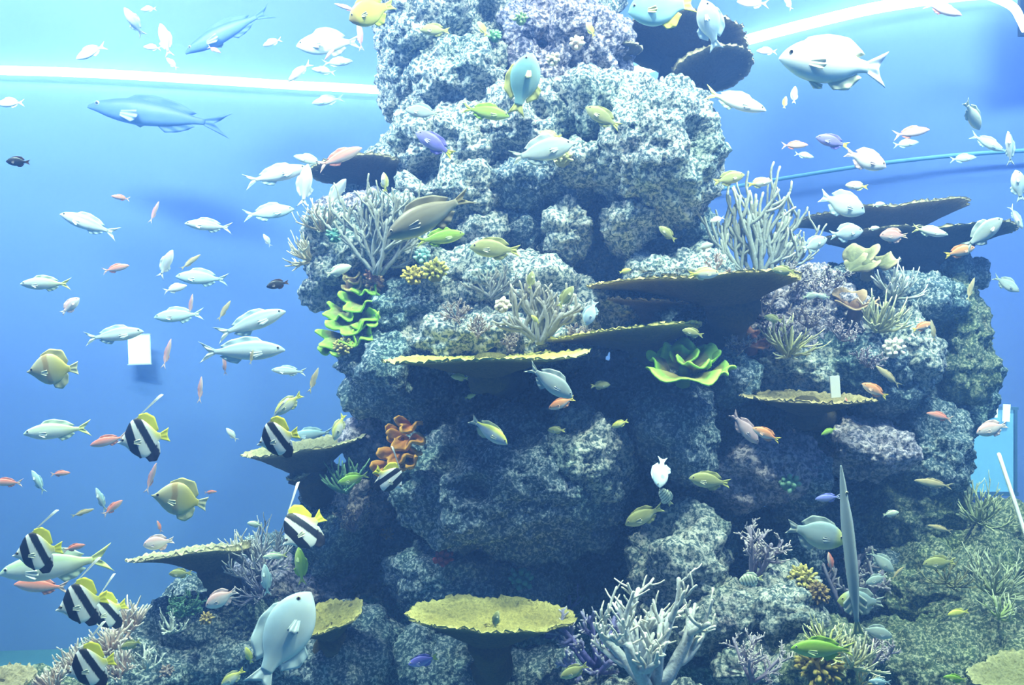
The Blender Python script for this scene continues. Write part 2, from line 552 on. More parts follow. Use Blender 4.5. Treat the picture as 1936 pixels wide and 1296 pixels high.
P_, T_, O_, U_ = M_ROCK, M_ROCK_T, M_ROCK_O, M_ROCK_P
pillar_rows = [
    # cx, cy, rx, ry, Y, depth radius, material, roughness
    (960, 60, 215, 420, 6.75, .55, P_, 1), (960, 470, 330, 270, 6.7, .62, P_, 1), (950, 800, 240, 250, 6.6, .6, T_, 1), (1290, 690, 130, 170, 6.7, .4, T_, .9), (1260, 930, 150, 130, 6.6, .4, T_, .9), (700, 1120, 90, 130, 6.5, .4, T_, .9), (1350, 1230, 110, 90, 5.7, .3, T_, .9), (760, 1000, 80, 80, 6.2, .3, T_, .9), (1390, 830, 90, 110, 6.4, .3, T_, .8), (1400, 1120, 70, 80, 5.8, .3, T_, .8), (1010, 1180, 330, 260, 6.6, .7, T_, 1),
    (820, 45, 108, 95, 6.35, .36, P_, 1), (768, 150, 52, 85, 6.4, .30, P_, 1), (800, 270, 62, 85, 6.3, .32, P_, 1),
    (890, 140, 105, 80, 6.15, .32, P_, 1), (1045, 55, 95, 85, 6.15, .34, U_, 1.1), (1118, 105, 72, 85, 6.2, .32, U_, 1.2), (1010, 140, 80, 60, 6.1, .3, U_, 1.2),
    (870, 285, 110, 75, 6.05, .32, P_, 1.1), (1005, 250, 115, 85, 5.98, .34, P_, 1.1), (1130, 225, 95, 85, 5.95, .34, P_, 1.1),
    (1232, 285, 122, 146, 5.85, .45, P_, 1.1), (1290, 330, 64, 108, 5.95, .36, P_, 1.1), (1255, 420, 100, 80, 6.25, .3, T_, 1),
    (880, 370, 130, 62, 5.98, .34, P_, 1.1), (1010, 345, 105, 62, 5.95, .34, T_, 1.1), (1090, 320, 80, 60, 5.9, .32, P_, 1.1),
    (1185, 425, 52, 58, 5.78, .24, P_, 1.1), (1070, 440, 48, 62, 5.85, .26, P_, 1.1), (985, 440, 80, 60, 6.05, .3, T_, 1), (930, 440, 70, 50, 6.0, .3, P_, 1),
    (672, 475, 98, 92, 6.0, .36, P_, 1.1), (640, 545, 62, 52, 6.0, .3, P_, 1), (765, 440, 85, 78, 5.98, .36, P_, 1.1), (690, 405, 100, 34, 6.05, .3, U_, 1),
    (900, 530, 120, 58, 5.78, .34, P_, 1.1), (1010, 560, 120, 66, 5.74, .34, P_, 1.1), (1225, 522, 58, 48, 5.65, .28, P_, 1.1), (1310, 530, 85, 58, 5.75, .32, P_, 1.1),
    (1130, 590, 120, 55, 5.66, .34, P_, 1.1), (775, 600, 95, 72, 5.78, .34, T_, 1.1), (880, 640, 125, 62, 5.66, .34, P_, 1.1), (1010, 650, 110, 48, 5.6, .32, P_, 1.1),
    (752, 690, 112, 98, 5.75, .36, T_, 1), (770, 755, 78, 60, 5.8, .3, T_, .9), (1160, 760, 90, 90, 6.0, .3, T_, .9), (900, 760, 120, 60, 5.9, .3, T_, .9),
    (960, 915, 232, 138, 5.42, .50, T_, 1), (1085, 870, 112, 100, 5.32, .36, P_, 1.05), (800, 900, 82, 84, 5.45, .32, T_, 1), (1000, 1000, 150, 60, 5.5, .36, T_, 1),
    (1275, 805, 86, 96, 5.35, .34, T_, .9), (1375, 720, 48, 62, 5.5, .28, T_, .9), (1330, 640, 62, 70, 5.9, .28, T_, .9), (1350, 1000, 60, 70, 5.9, .3, T_, .9),
    (862, 1078, 135, 84, 5.55, .40, T_, .9), (975, 1095, 90, 80, 5.65, .34, T_, .9), (1170, 1120, 60, 60, 5.9, .3, T_, .8),
    (1283, 1062, 92, 102, 5.25, .34, P_, 1), (1312, 1160, 105, 55, 5.15, .32, P_, 1.1), (800, 1255, 55, 60, 5.25, .25, T_, .8), (1215, 1356, 150, 62, 4.62, .3, P_, 1), (1100, 1315, 80, 60, 5.0, .28, T_, 1), (880, 1262, 80, 60, 5.2, .28, T_, .9), (1010, 1275, 90, 55, 5.3, .28, T_, .9),
]
right_rows = [
    (1600, 720, 260, 220, 6.75, .6, T_, 1), (1440, 572, 78, 52, 6.02, .3, U_, 1.1), (1480, 545, 60, 40, 6.2, .28, U_, 1.1), (1450, 640, 90, 85, 6.0, .32, U_, 1.1), (1540, 590, 100, 75, 6.1, .34, U_, 1.1), (1500, 700, 95, 55, 5.9, .32, P_, 1.1), (1600, 680, 110, 62, 5.9, .34, T_, 1.1),
    (1690, 660, 75, 85, 5.95, .32, P_, 1.1), (1735, 570, 70, 55, 6.2, .32, T_, 1), (1790, 640, 80, 135, 6.4, .36, O_, 1), (1640, 560, 90, 60, 6.3, .32, T_, 1), (1660, 735, 70, 40, 5.95, .3, T_, 1), (1800, 520, 60, 40, 6.5, .3, T_, .9),
    (1440, 890, 105, 82, 5.45, .34, U_, 1), (1500, 920, 60, 70, 5.5, .3, T_, 1), (1640, 850, 88, 52, 5.75, .32, U_, 1), (1750, 850, 90, 85, 6.05, .34, T_, .9), (1560, 800, 120, 90, 6.4, .32, T_, .8),
    (1590, 980, 120, 90, 6.3, .34, T_, .8), (1700, 960, 120, 90, 6.2, .36, O_, .8), (1470, 1040, 80, 90, 5.8, .3, T_, .9),
    (1820, 1130, 230, 150, 5.9, .55, O_, 1), (1640, 1140, 120, 110, 6.0, .36, T_, .8), (1890, 1010, 110, 70, 6.1, .34, O_, .9),
    (1900, 1260, 190, 110, 5.3, .45, O_, 1), (1730, 1260, 140, 80, 5.35, .4, O_, 1), (1475, 1130, 82, 60, 5.05, .3, P_, 1.1), (1540, 1240, 110, 62, 4.85, .3, O_, 1.1), (1440, 1255, 95, 55, 4.9, .28, P_, 1.1), (1380, 1140, 60, 50, 5.1, .28, P_, 1.1),
]
left_rows = [
    (600, 1200, 260, 180, 6.4, .5, T_, .9), (632, 1030, 82, 82, 5.85, .34, T_, .9), (612, 925, 46, 62, 5.9, .24, T_, .9), (690, 930, 62, 70, 5.8, .28, U_, 1), (695, 850, 44, 60, 5.85, .24, U_, 1),
    (560, 1105, 130, 42, 5.8, .32, U_, 1.1), (650, 1235, 110, 78, 5.35, .34, T_, .9), (500, 1215, 130, 98, 5.55, .36, T_, .9), (370, 1215, 130, 78, 5.5, .34, T_, .9), (400, 1130, 90, 40, 5.9, .3, T_, .9),
    (250, 1265, 130, 60, 5.3, .32, T_, 1), (40, 1330, 110, 50, 4.9, .3, O_, 1), (150, 1340, 110, 60, 5.0, .3, O_, 1),
]
R_PIL = reef('reef_rock', 'tall rugged grey rock tower of stacked boulders in the middle of the tank', pillar_rows, None)
R_RIGHT = reef('reef_rock', 'broad shaded rock mass with overhangs on the right of the tower', right_rows, None)
R_LEFT = reef('reef_rock', 'low bluish rock slope at the foot of the tower on the left', left_rows, None)
# footings below the picture, down to the tank floor
foot = [(R_PIL, (1010, 1560, 430, 360, 6.3, .9, T_, 1)), (R_RIGHT, (1700, 1560, 400, 370, 6.1, .9, O_, 1)), (R_LEFT, (400, 1560, 420, 340, 5.9, .7, T_, 1))]
BOULD += foot
for i, (root, r) in enumerate(BOULD):
    k = r[4] / F
    ELL.append((np.array(at(r[0], r[1], r[4])), np.array((r[2] * k, r[5], r[3] * k)), i))
for i, (root, r) in enumerate(BOULD):
    boulder(root, *r, seed=i, cell=0.04 if (root, r) in foot else 0.0125)
# ------------------------------------------------------------------ corals
def rock_Y(px, py, far=7.2):
    """distance of the rock face seen at this pixel (undisplaced)"""
    dv = np.array(at(px, py, 1.0)) - np.array((0, 0, CZ))
    o = np.array((0, 0, CZ))
    best = far
    for c, r, _ in ELL:
        a = dv / r
        b_ = (o - c) / r
        A, B, C = a @ a, 2 * a @ b_, b_ @ b_ - 1
        D = B * B - 4 * A * C
        if D > 0:
            t = (-B - math.sqrt(D)) / (2 * A)
            if 0.5 < t < best:
                best = t
    return best

bpy.context.view_layer.update()
_DG = bpy.context.evaluated_depsgraph_get()
_ROCKS = [o for o in COL.objects if o.type == 'MESH' and o.name.startswith('boulder')]
def hit_Y(px, py):
    """distance of the real rock face seen at this pixel, None where there is none"""
    o0 = Vector((0, 0, CZ))
    d = at(px, py, 1.0) - o0
    L = d.length
    d = d / L
    best = None
    for o in _ROCKS:
        ok, p, n, i = o.ray_cast(o0 - o.location, d, depsgraph=_DG)
        if ok:
            y = p[1] + o.location[1]
            if best is None or y < best:
                best = y
    return best
def seat(px, py, Y, lift=0.03, reach=0.6):
    """sets a coral's distance so that its foot meets the rock"""
    h = hit_Y(px, py)
    if h is None:
        return Y if Y is not None else rock_Y(px, py)
    if Y is None or Y > h:
        return h + lift
    return max(Y, h - 0.2)

M_CORAL = vcol_material('branching_coral', 0.75, 0.25, 90.0, 0.004)
M_PLATE = vcol_material('plate_coral', 0.85, 0.35, 75.0, 0.012)
M_LEAF = vcol_material('lettuce_coral', 0.6, 0.20, 45.0, 0.004)

def unit(v):
    v = np.asarray(v, dtype=float)
    return v / max(np.linalg.norm(v), 1e-9)

def lerp(a, b, t):
    a, b = np.asarray(a, float), np.asarray(b, float)
    return a + (b - a) * t

def rnd_dir(rng):
    v = np.array([rng.gauss(0, 1) for _ in range(3)])
    return unit(v)

def limb(G, rng, p, d, L, r, level, st, h0=0.0):
    """one limb with its side branches added to G; st: style"""
    n = st.get('seg', 4)
    pts, rad = [np.array(p)], [r]
    d = unit(d)
    tip = r * st.get('taper', 0.62)
    for i in range(n):
        d = unit(d + rnd_dir(rng) * st.get('wiggle', 0.22) + np.array(st.get('up', (0, 0, 0.12))))
        if 'flat' in st:
            nrm = np.array(st['flat'])
            d = unit(d - nrm * np.dot(d, nrm) * 0.8)
        pts.append(pts[-1] + d * L / n)
        rad.append(r + (tip - r) * (i + 1) / n)
    V, Fc = tube(pts, rad, st.get('sides', 6))
    last = level >= st['levels']
    h1 = h0 + (1 - h0) * (0.45 if not last else 1.0)
    t = np.linspace(h0, h1, n + 1).repeat(st.get('sides', 6))
    t = np.concatenate([t, [h0, h1]])[:, None]
    cb, ct = np.array(st['base']), np.array(st['tip'])
    G.add(V, Fc, cb + (ct - cb) * t ** st.get('tip_pow', 1.3))
    if last:
        return
    k = st.get('kids', 3)
    k = k[min(level, len(k) - 1)] if isinstance(k, (list, tuple)) else k
    for j in range(k):
        f = 0.3 + 0.7 * (j + rng.random() * 0.6) / max(k, 1)
        f = min(f, 1.0)
        i = min(int(f * n), n - 1)
        q = pts[i] + (pts[i + 1] - pts[i]) * (f * n - i)
        a = math.radians(rng.uniform(*st.get('angle', (28, 62))))
        ax = unit(pts[i + 1] - pts[i])
        if 'flat' in st:
            s = 1 if (j % 2) else -1
            side = unit(np.cross(ax, st['flat'])) * s
        else:
            side = rnd_dir(rng)
            side = unit(side - ax * np.dot(side, ax))
        nd = ax * math.cos(a) + side * math.sin(a)
        limb(G, rng, q, nd, L * rng.uniform(*st.get('shrink', (0.5, 0.75))), max(rad[i] * st.get('thin', 0.72), 0.003), level + 1, st, h0 + (h1 - h0) * f)

def branching(name, label, px, py, h_px, st, n=6, spread=70, Y=None, axis=(0, -0.35, 1), seed=1, group=None, lift=0.03, cat='coral'):
    """a branching colony standing on the rock at this pixel; its limbs are parts"""
    rng = random.Random(seed)
    Y = seat(px, py, Y, lift)
    base = np.array(at(px, py, Y))
    k = Y / F
    H = h_px * k
    root = empty(name, base, label, cat, group)
    ax = unit(axis)
    u = unit(np.cross(ax, (0.3, 0.9, 0.1)))
    w = np.cross(ax, u)
    lv = st['levels']
    reach = 1.0
    for i in range(lv):
        reach += 0.55 * 0.63 ** (i + 1) if lv else 0
    L0 = H / reach if lv else H
    for i in range(n):
        th = math.radians(spread) * math.sqrt((i + 0.5) / n)
        ph = i * 2.39996 + rng.random() * 0.5
        if 'flat' in st:
            th = math.radians(spread) * (2 * (i + 0.5) / n - 1)
            side = unit(np.cross(st['flat'], ax))
            d = ax * math.cos(th) + side * math.sin(th)
        else:
            d = ax * math.cos(th) + (u * math.cos(ph) + w * math.sin(ph)) * math.sin(th)
        G = Geo()
        rad = H * st['r'] * rng.uniform(0.85, 1.15)
        off = d * 0.0 + (u * math.cos(ph) + w * math.sin(ph)) * H * st.get('foot', 0.06) * math.sqrt(i / max(n, 1))
        limb(G, rng, off - ax * 0.01, d, L0 * rng.uniform(0.8, 1.1), rad, 0, st)
        obj('branch', G.build('branch', M_CORAL), root)
    return root

STAG = dict(levels=2, kids=(3, 2), r=0.045, taper=0.6, thin=0.78, wiggle=0.25, base=(0.42, 0.52, 0.66), tip=(0.95, 0.95, 0.88), angle=(30, 65))
FINGER = dict(levels=1, kids=(3,), r=0.05, taper=0.55, thin=0.8, wiggle=0.15, base=(0.55, 0.45, 0.28), tip=(0.98, 0.95, 0.82), angle=(18, 40), foot=0.12)
BUSHY = dict(levels=2, kids=(6, 5), r=0.035, taper=0.7, thin=0.7, wiggle=0.18, base=(0.24, 0.22, 0.36), tip=(0.86, 0.78, 0.78), angle=(40, 75), shrink=(0.25, 0.42), tip_pow=2.0)
KNOB = dict(levels=1, kids=(4,), r=0.065, taper=0.9, thin=0.85, wiggle=0.12, base=(0.30, 0.26, 0.05), tip=(0.80, 0.72, 0.16), angle=(20, 45), shrink=(0.35, 0.5), foot=0.3, seg=3)
SEAROD = dict(levels=2, kids=(2, 2), r=0.028, taper=0.75, thin=0.85, wiggle=0.30, base=(0.34, 0.38, 0.40), tip=(0.62, 0.64, 0.56), angle=(25, 50), seg=6, up=(0, 0, 0.22))
def S(st, **kw):
    d = dict(st)
    d.update(kw)
    return d

# ---- table corals
def table_coral(label, x0, y0, x1, y1, Y, depth, dish=0.06, cone=0.10, tilt=0.0, stalk=None, stalk_r=0.05, top=(0.55, 0.50, 0.14), rim=(0.85, 0.80, 0.40), under=None, seed=0, thick=0.016, lobes=0.10, group=None, name='table_coral', off=0.0):
    """x0,y0 / x1,y1: pixels of the two ends of the plate; stalk: pixel and distance where its foot meets the rock; off: shifts the cone along the plate"""
    a, b_ = np.array(at(x0, y0, Y)), np.array(at(x1, y1, Y))
    c = (a + b_) / 2
    ex = b_ - a
    R = np.linalg.norm(ex) / 2
    ex = ex / (2 * R)
    ey = np.array((0, math.cos(math.radians(tilt)), math.sin(math.radians(tilt))))
    ey = unit(ey - ex * np.dot(ey, ex))
    ez = np.cross(ex, ey)
    nth, nr = 190, 26
    th = np.linspace(0, 2 * math.pi, nth, endpoint=False)
    rr = np.linspace(0, 1, nr + 1)[1:] ** 0.8
    T, Rr = np.meshgrid(th, rr)
    T, Rr = T.ravel(), Rr.ravel()
    circ = np.stack([np.cos(T) * 1.6, np.sin(T) * 1.6, np.full_like(T, seed * 3.7)], 1)
    edge = 1 + lobes * fbm(circ * 1.3, seed, 3) * (np.abs(np.sin(T)) * 0.9 + 0.1) + 0.032 * vnoise(np.stack([np.cos(T) * 24, np.sin(T) * 24, np.full_like(T, seed)], 1), 3)
    X = np.cos(T) * Rr * edge * R
    Yv = np.sin(T) * Rr * edge * depth
    P2 = np.stack([X, Yv, np.full_like(X, seed * 1.3)], 1)
    wob = 0.05 * R * fbm(P2 * (1.6 / R), seed + 5, 2) * Rr
    ztop = dish * Rr ** 2 + wob + 0.030 * (0.5 - worley(P2 * 32.0, 4)) + 0.006 * vnoise(P2 * 70, 8)
    rc = np.sqrt(((X - off * R) / R) ** 2 + (Yv / depth) ** 2)
    zbot = dish * Rr ** 2 + wob - thick * (0.6 + 0.5 * (1 - Rr)) - cone * np.clip(1 - rc, 0, 1) ** 1.7 + 0.006 * vnoise(P2 * 40, 6) * (1 - Rr)
    W = lambda x, y, z: x[:, None] * ex + y[:, None] * ey + z[:, None] * ez
    Vt, Vb = W(X, Yv, ztop), W(X * 0.985, Yv * 0.985, zbot)
    ct, cbm = np.array(top), np.array(rim)
    under = np.array(under if under is not None else [v * 0.2 for v in top])  # underside shade put into the colour, on top of a duller pigment
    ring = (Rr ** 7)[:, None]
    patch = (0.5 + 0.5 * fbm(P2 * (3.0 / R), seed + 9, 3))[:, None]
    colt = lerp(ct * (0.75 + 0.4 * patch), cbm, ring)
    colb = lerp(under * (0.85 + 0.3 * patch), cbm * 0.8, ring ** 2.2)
    n = nr * nth
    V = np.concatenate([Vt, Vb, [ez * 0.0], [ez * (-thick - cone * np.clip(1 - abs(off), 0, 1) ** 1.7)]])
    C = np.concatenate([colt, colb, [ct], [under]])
    Fc = []
    for i in range(nr - 1):
        for j in range(nth):
            j2 = (j + 1) % nth
            Fc.append((i * nth + j, i * nth + j2, (i + 1) * nth + j2, (i + 1) * nth + j))
            Fc.append((n + i * nth + j2, n + i * nth + j, n + (i + 1) * nth + j, n + (i + 1) * nth + j2))
    for j in range(nth):
        j2 = (j + 1) % nth
        Fc.append((2 * n, j2, j) if False else (2 * n, j, j2))
        Fc.append((2 * n + 1, n + j2, n + j))
        q = (nr - 1) * nth
        Fc.append((q + j, q + j2, n + q + j2, n + q + j)[::-1])
    root = empty(name, c, label, 'coral', group)
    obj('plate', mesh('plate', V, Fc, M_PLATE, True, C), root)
    if stalk is not None:
        s1 = np.array(at(*stalk)) - c
        s0 = ex * off * R - ez * (thick + cone * 0.55)
        n_ = 9
        pts = [s0 + (s1 - s0) * (i / (n_ - 1)) + np.array((0, 0, -0.02)) * math.sin(math.pi * i / (n_ - 1)) for i in range(n_)]
        rad = [stalk_r * (1.15 - 0.35 * math.sin(math.pi * min(1, i / (n_ - 1) * 1.1))) for i in range(n_)]
        V, Fc = tube(pts, rad, 18)
        V = V + 0.022 * np.stack([vnoise(V * 14 + 3 * s, s + seed) for s in range(3)], 1)
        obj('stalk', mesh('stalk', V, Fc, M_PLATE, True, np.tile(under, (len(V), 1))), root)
    return root

# ---- lettuce corals: ruffled leaves set round a short foot
def lettuce(label, px, py, leaves, Y=None, axis=(0, -0.6, 1), col=(0.20, 0.45, 0.06), rim=(0.55, 0.95, 0.16), inner=None, seed=0, name='lettuce_coral', size=1.0, lift=-0.1, thick=0.009):
    Y = seat(px, py, Y, lift)
    k = Y / F * size
    base = np.array(at(px, py, Y))
    root = empty(name, base, label, 'coral')
    az = unit(axis)
    ax_ = unit(np.cross((0, 1, 0.001), az)) if abs(az[1]) < 0.95 else np.array((1.0, 0, 0))
    ay = np.cross(az, ax_)
    rng = random.Random(seed)
    for li, (ox, oy, oz, rho0, rho1, h, thc, thm, kk, amp) in enumerate(leaves):
        nt_, nv = 56, 12
        V, C = [], []
        ph = rng.random() * 6.28
        for i in range(nv + 1):
            t = i / nv
            for j in range(nt_ + 1):
                s = -1 + 2 * j / nt_
                th = math.radians(thc + s * thm)
                endf = math.sqrt(max(0.0, 1 - abs(s) ** 4))
                wv = math.sin(kk * s * 3.1 + ph) + 0.5 * math.sin(kk * s * 5.3 + ph * 2.0)
                rho = (rho0 + (rho1 - rho0) * t ** 1.25 * (0.55 + 0.45 * endf) + amp * 0.8 * t ** 1.6 * wv)
                z = h * t ** 0.8 * (0.35 + 0.65 * endf) + amp * t ** 2 * math.sin(kk * s * 4.1 + ph + 1.3)
                p = ax_ * (ox + rho * math.cos(th)) + ay * (oy + rho * math.sin(th)) + az * (oz + z)
                V.append(p * k)
                m = t ** 5
                c0 = np.array(inner if inner is not None and t < 0.7 else col)
                C.append(c0 * (0.8 + 0.25 * math.sin(7 * s + ph) * (1 - m)) * (1 - m) + np.array(rim) * m)
        V = np.array(V)
        Fc = [(i * (nt_ + 1) + j, i * (nt_ + 1) + j + 1, (i + 1) * (nt_ + 1) + j + 1, (i + 1) * (nt_ + 1) + j) for i in range(nv) for j in range(nt_)]
        V = V + 0.003 * np.stack([vnoise(V * 60 + s, s) for s in range(3)], 1)
        o = obj('frond', mesh('frond', V, Fc, M_LEAF, True, np.array(C)), root)
        md = o.modifiers.new('thickness', 'SOLIDIFY')
        md.thickness = thick
        md.offset = 0
    V, Fc = tube([(-az * 0.05), az * 0.01, az * 0.05], [14 * k, 12 * k, 10 * k], 12)
    obj('foot', mesh('foot', V, Fc, M_LEAF, True, np.tile(np.array(col) * 0.8, (len(V), 1))), root)
    return root

def clump(label, px, py, r_px, base, tip, Y=None, n=26, knob=0.20, seed=0, axis=(0, -0.7, 0.7), name='finger_coral', lift=0.02, spread=85, group=None, squash=1.0, cat='coral'):
    """a rounded cushion of short blunt knobs, one part per knob"""
    rng = random.Random(seed)
    Y = seat(px, py, Y, lift - 0.02)
    k = Y / F
    R = r_px * k
    root = empty(name, at(px, py, Y), label, cat, group)
    ax = unit(axis)
    u = unit(np.cross(ax, (0.9, 0.3, 0.1)))
    w = np.cross(ax, u)
    cb, ct = np.array(base), np.array(tip)
    S_, Fq = cube_sphere(10)
    V = S_ * R * 0.62
    V = V + 0.1 * R * vnoise(V * 6 / R, seed)[:, None] * S_
    obj('cushion', mesh('cushion', V, Fq, M_CORAL, True, np.tile(cb, (len(V), 1))), root)
    for i in range(n):
        th = math.radians(spread) * math.sqrt((i + 0.5) / n)
        ph = i * 2.39996
        d = ax * math.cos(th) + (u * math.cos(ph) + w * math.sin(ph)) * math.sin(th)
        d = unit(d + rnd_dir(rng) * 0.12)
        G = Geo()
        L = R * rng.uniform(0.85, 1.08)
        r = R * knob * rng.uniform(0.8, 1.1) * 0.6
        pts = [d * L * 0.45, d * L * 0.75, d * L * 0.92, d * L]
        V, Fc = tube(pts, [r * 0.8, r, r * 0.95, r * 0.6], 7)
        t = np.concatenate([np.repeat([0.0, 0.5, 0.85, 1.0], 7), [0, 1]])[:, None]
        G.add(V, Fc, cb + (ct - cb) * t)
        for s in range(2):
            q = d * L * rng.uniform(0.6, 0.8)
            nd = unit(d + rnd_dir(rng) * 0.8)
            V, Fc = tube([q, q + nd * R * 0.14, q + nd * R * 0.22], [r * 0.7, r * 0.7, r * 0.45], 6)
            t = np.concatenate([np.repeat([0.5, 0.8, 1.0], 6), [0.5, 1]])[:, None]
            G.add(V, Fc, cb + (ct - cb) * t)
        obj('knob', G.build('knob', M_CORAL), root)
    return root
# ------------------------------------------------------------------ table corals of the reef
OL, OLR = (0.46, 0.40, 0.11), (0.80, 0.74, 0.34)
BR, BRR = (0.30, 0.27, 0.20), (0.62, 0.56, 0.36)
table_coral('dark plate coral jutting left from the tower under the light strip', 583, 337, 775, 322, 6.25, 0.34, .03, .10, -6, (790, 330, 6.3), .06, BR, BRR, seed=1, off=.35)
table_coral('broad dark plate coral spreading under the light strip beside the tower top', 1168, 72, 1408, 100, 6.3, 0.46, .02, .14, -10, (1235, 215, 6.2), .07, BR, BRR, seed=2, off=-.1, lobes=.22)
table_coral('smaller dark plate coral tucked under the broad plate by the light strip', 1270, 142, 1422, 136, 6.2, 0.34, .03, .12, -12, (1270, 225, 6.15), .06, BR, BRR, seed=3, off=-.4, lobes=.2)
table_coral('long wavy dark plate coral, upper of two on the right', 1508, 432, 1824, 404, 6.6, 0.42, .05, .20, -4, (1650, 560, 6.6), .10, BR, BRR, seed=4, lobes=.2)
table_coral('long dark plate coral, lower of two on the right behind the pink fish', 1556, 464, 1918, 448, 6.35, 0.40, .05, .22, -4, (1700, 590, 6.35), .11, BR, BRR, seed=5, lobes=.2)
table_coral('wide tan plate coral on a thick dark stalk beside the sea rods', 1112, 554, 1506, 534, 5.35, 0.42, .04, .15, -1, (1362, 655, 5.7), .13, (0.50, 0.42, 0.13), (0.80, 0.66, 0.26), seed=6, off=.38, lobes=.15)
table_coral('olive plate coral below the wide tan plate', 1024, 655, 1325, 622, 5.25, 0.36, .04, .10, -2, (1240, 670, 5.7), .08, OL, (0.72, 0.68, 0.22), seed=7, off=.3)
table_coral('bright yellow-green plate coral across the middle of the tower', 728, 690, 1118, 672, 5.05, 0.52, .03, .09, 2, (960, 715, 5.6), .10, (0.58, 0.56, 0.14), (0.88, 0.86, 0.30), seed=8, lobes=.18)
table_coral('small brown crusty plate under the wide tan plate', 1140, 572, 1300, 580, 5.42, 0.16, .02, .04, 0, (1225, 592, 5.5), .04, (0.45, 0.32, 0.28), (0.75, 0.62, 0.5), seed=9)
table_coral('olive plate coral on a dark stalk under the sharpest bannerfish', 460, 876, 694, 838, 5.6, 0.34, .05, .16, 1, (600, 925, 5.75), .10, (0.36, 0.36, 0.20), (0.66, 0.62, 0.36), seed=10, lobes=.14)
table_coral('small pale shelf coral below the olive plate on the left stalk', 543, 906, 590, 894, 5.55, 0.10, .01, .03, 5, (600, 905, 5.65), .025, (0.50, 0.52, 0.34), (0.75, 0.74, 0.5), seed=11)
table_coral('pale tan plate coral reaching left above the lowest slope', 246, 1066, 470, 1036, 5.4, 0.28, .03, .14, -7, (430, 1115, 5.6), .09, (0.50, 0.48, 0.30), (0.85, 0.78, 0.50), seed=12, off=.4)
table_coral('brown mossy plate coral under the white tag', 1400, 758, 1650, 764, 5.2, 0.34, .03, .07, 2, (1560, 785, 5.9), .08, (0.34, 0.29, 0.14), (0.55, 0.46, 0.24), seed=13, lobes=.2)
table_coral('large mustard plate coral with wavy edges at the bottom centre', 766, 1178, 1088, 1190, 4.75, 0.28, .06, .12, 2, (930, 1265, 5.0), .09, (0.40, 0.36, 0.11), (0.58, 0.54, 0.20), seed=14, lobes=.35)
table_coral('mustard plate coral with a dark hollow beside the big pale fish', 556, 1200, 690, 1166, 4.95, 0.22, .05, .08, 6, (620, 1235, 5.1), .06, (0.40, 0.36, 0.11), (0.60, 0.54, 0.20), seed=15, lobes=.2)
table_coral('olive plate coral cut by the bottom right corner', 1836, 1300, 2060, 1270, 4.45, 0.22, .04, .10, 4, (1930, 1340, 4.7), .09, (0.30, 0.31, 0.16), (0.46, 0.46, 0.26), seed=16, lobes=.25)
table_coral('tan plate coral cut by the bottom left corner', -90, 1306, 60, 1298, 4.4, 0.2, .03, .08, 4, (0, 1340, 4.6), .07, (0.36, 0.32, 0.20), (0.50, 0.45, 0.30), seed=17)
table_coral('thin pale shelf coral jutting from the tower beside the broad dark plate', 1160, 92, 1215, 96, 6.05, 0.12, .01, .03, -4, (1165, 110, 6.1), .03, (0.55, 0.52, 0.38), (0.85, 0.8, 0.6), seed=18)

# ------------------------------------------------------------------ lettuce corals
rose = [(0, -6, 0, 8, 78, 26, 262, 95, 2.2, 7), (6, 0, 4, 6, 66, 40, 80, 80, 2.6, 8), (-28, 2, 6, 4, 40, 30, 150, 75, 2.4, 6), (18, -4, 8, 3, 34, 32, 250, 120, 2.4, 6), (46, 0, 2, 4, 44, 22, 330, 70, 2.4, 6), (-6, 12, 10, 3, 30, 34, 60, 110, 2.2, 6), (30, 18, 6, 3, 36, 34, 40, 80, 2.4, 6)]
lettuce('bright green ruffled lettuce coral beside the olive plate on the right', 1292, 712, rose, Y=4.93, axis=(0.02, -0.42, 1), col=(0.16, 0.34, 0.07), rim=(0.50, 0.95, 0.14), inner=(0.30, 0.26, 0.10), seed=2)
frill = [(0, 0, 0, 6, 52, 34, 250, 100, 3.0, 8), (-34, -22, 0, 5, 44, 28, 240, 95, 2.8, 8), (26, 26, 4, 5, 40, 34, 240, 110, 2.6, 8), (46, 44, 8, 4, 30, 32, 230, 90, 2.4, 6), (-14, 20, 6, 4, 34, 30, 230, 100, 2.6, 7), (22, -14, 2, 4, 36, 26, 270, 90, 2.6, 7), (-52, -40, -4, 4, 30, 24, 250, 100, 2.4, 6), (-4, -38, 0, 4, 34, 22, 270, 95, 2.6, 7)]
lettuce('vivid green ruffled lettuce coral on the left flank of the tower', 676, 604, frill, Y=5.42, axis=(-0.25, -0.9, 0.55), col=(0.16, 0.36, 0.06), rim=(0.46, 0.92, 0.10), inner=(0.22, 0.24, 0.10), seed=3)
frill2 = [(-6, -4, 0, 5, 36, 30, 250, 100, 2.8, 7), (-28, -26, 0, 4, 32, 26, 240, 95, 2.6, 7), (16, 16, 2, 4, 34, 32, 245, 110, 2.6, 7), (28, 38, 6, 4, 24, 34, 240, 110, 2.2, 6), (6, -20, 0, 4, 28, 24, 270, 95, 2.6, 6), (-38, -40, 0, 4, 22, 20, 260, 100, 2.2, 5), (2, 30, 2, 4, 22, 24, 200, 90, 2.2, 5)]
lettuce('orange ruffled sponge-like coral between tower and big lower boulder', 762, 850, frill2, Y=5.08, axis=(-0.15, -0.95, 0.5), col=(0.62, 0.22, 0.03), rim=(0.90, 0.45, 0.06), seed=4, thick=0.016)
lettuce('brown folded leaf coral on the right reef under the dark plates', 1616, 588, [(0, 0, 0, 5, 40, 20, 260, 110, 1.6, 5), (-8, 10, 4, 4, 34, 24, 80, 90, 1.8, 5), (18, 4, 2, 4, 24, 18, 320, 90, 1.8, 4)], Y=5.75, axis=(0, -0.4, 1), col=(0.26, 0.15, 0.09), rim=(0.62, 0.44, 0.26), seed=5)
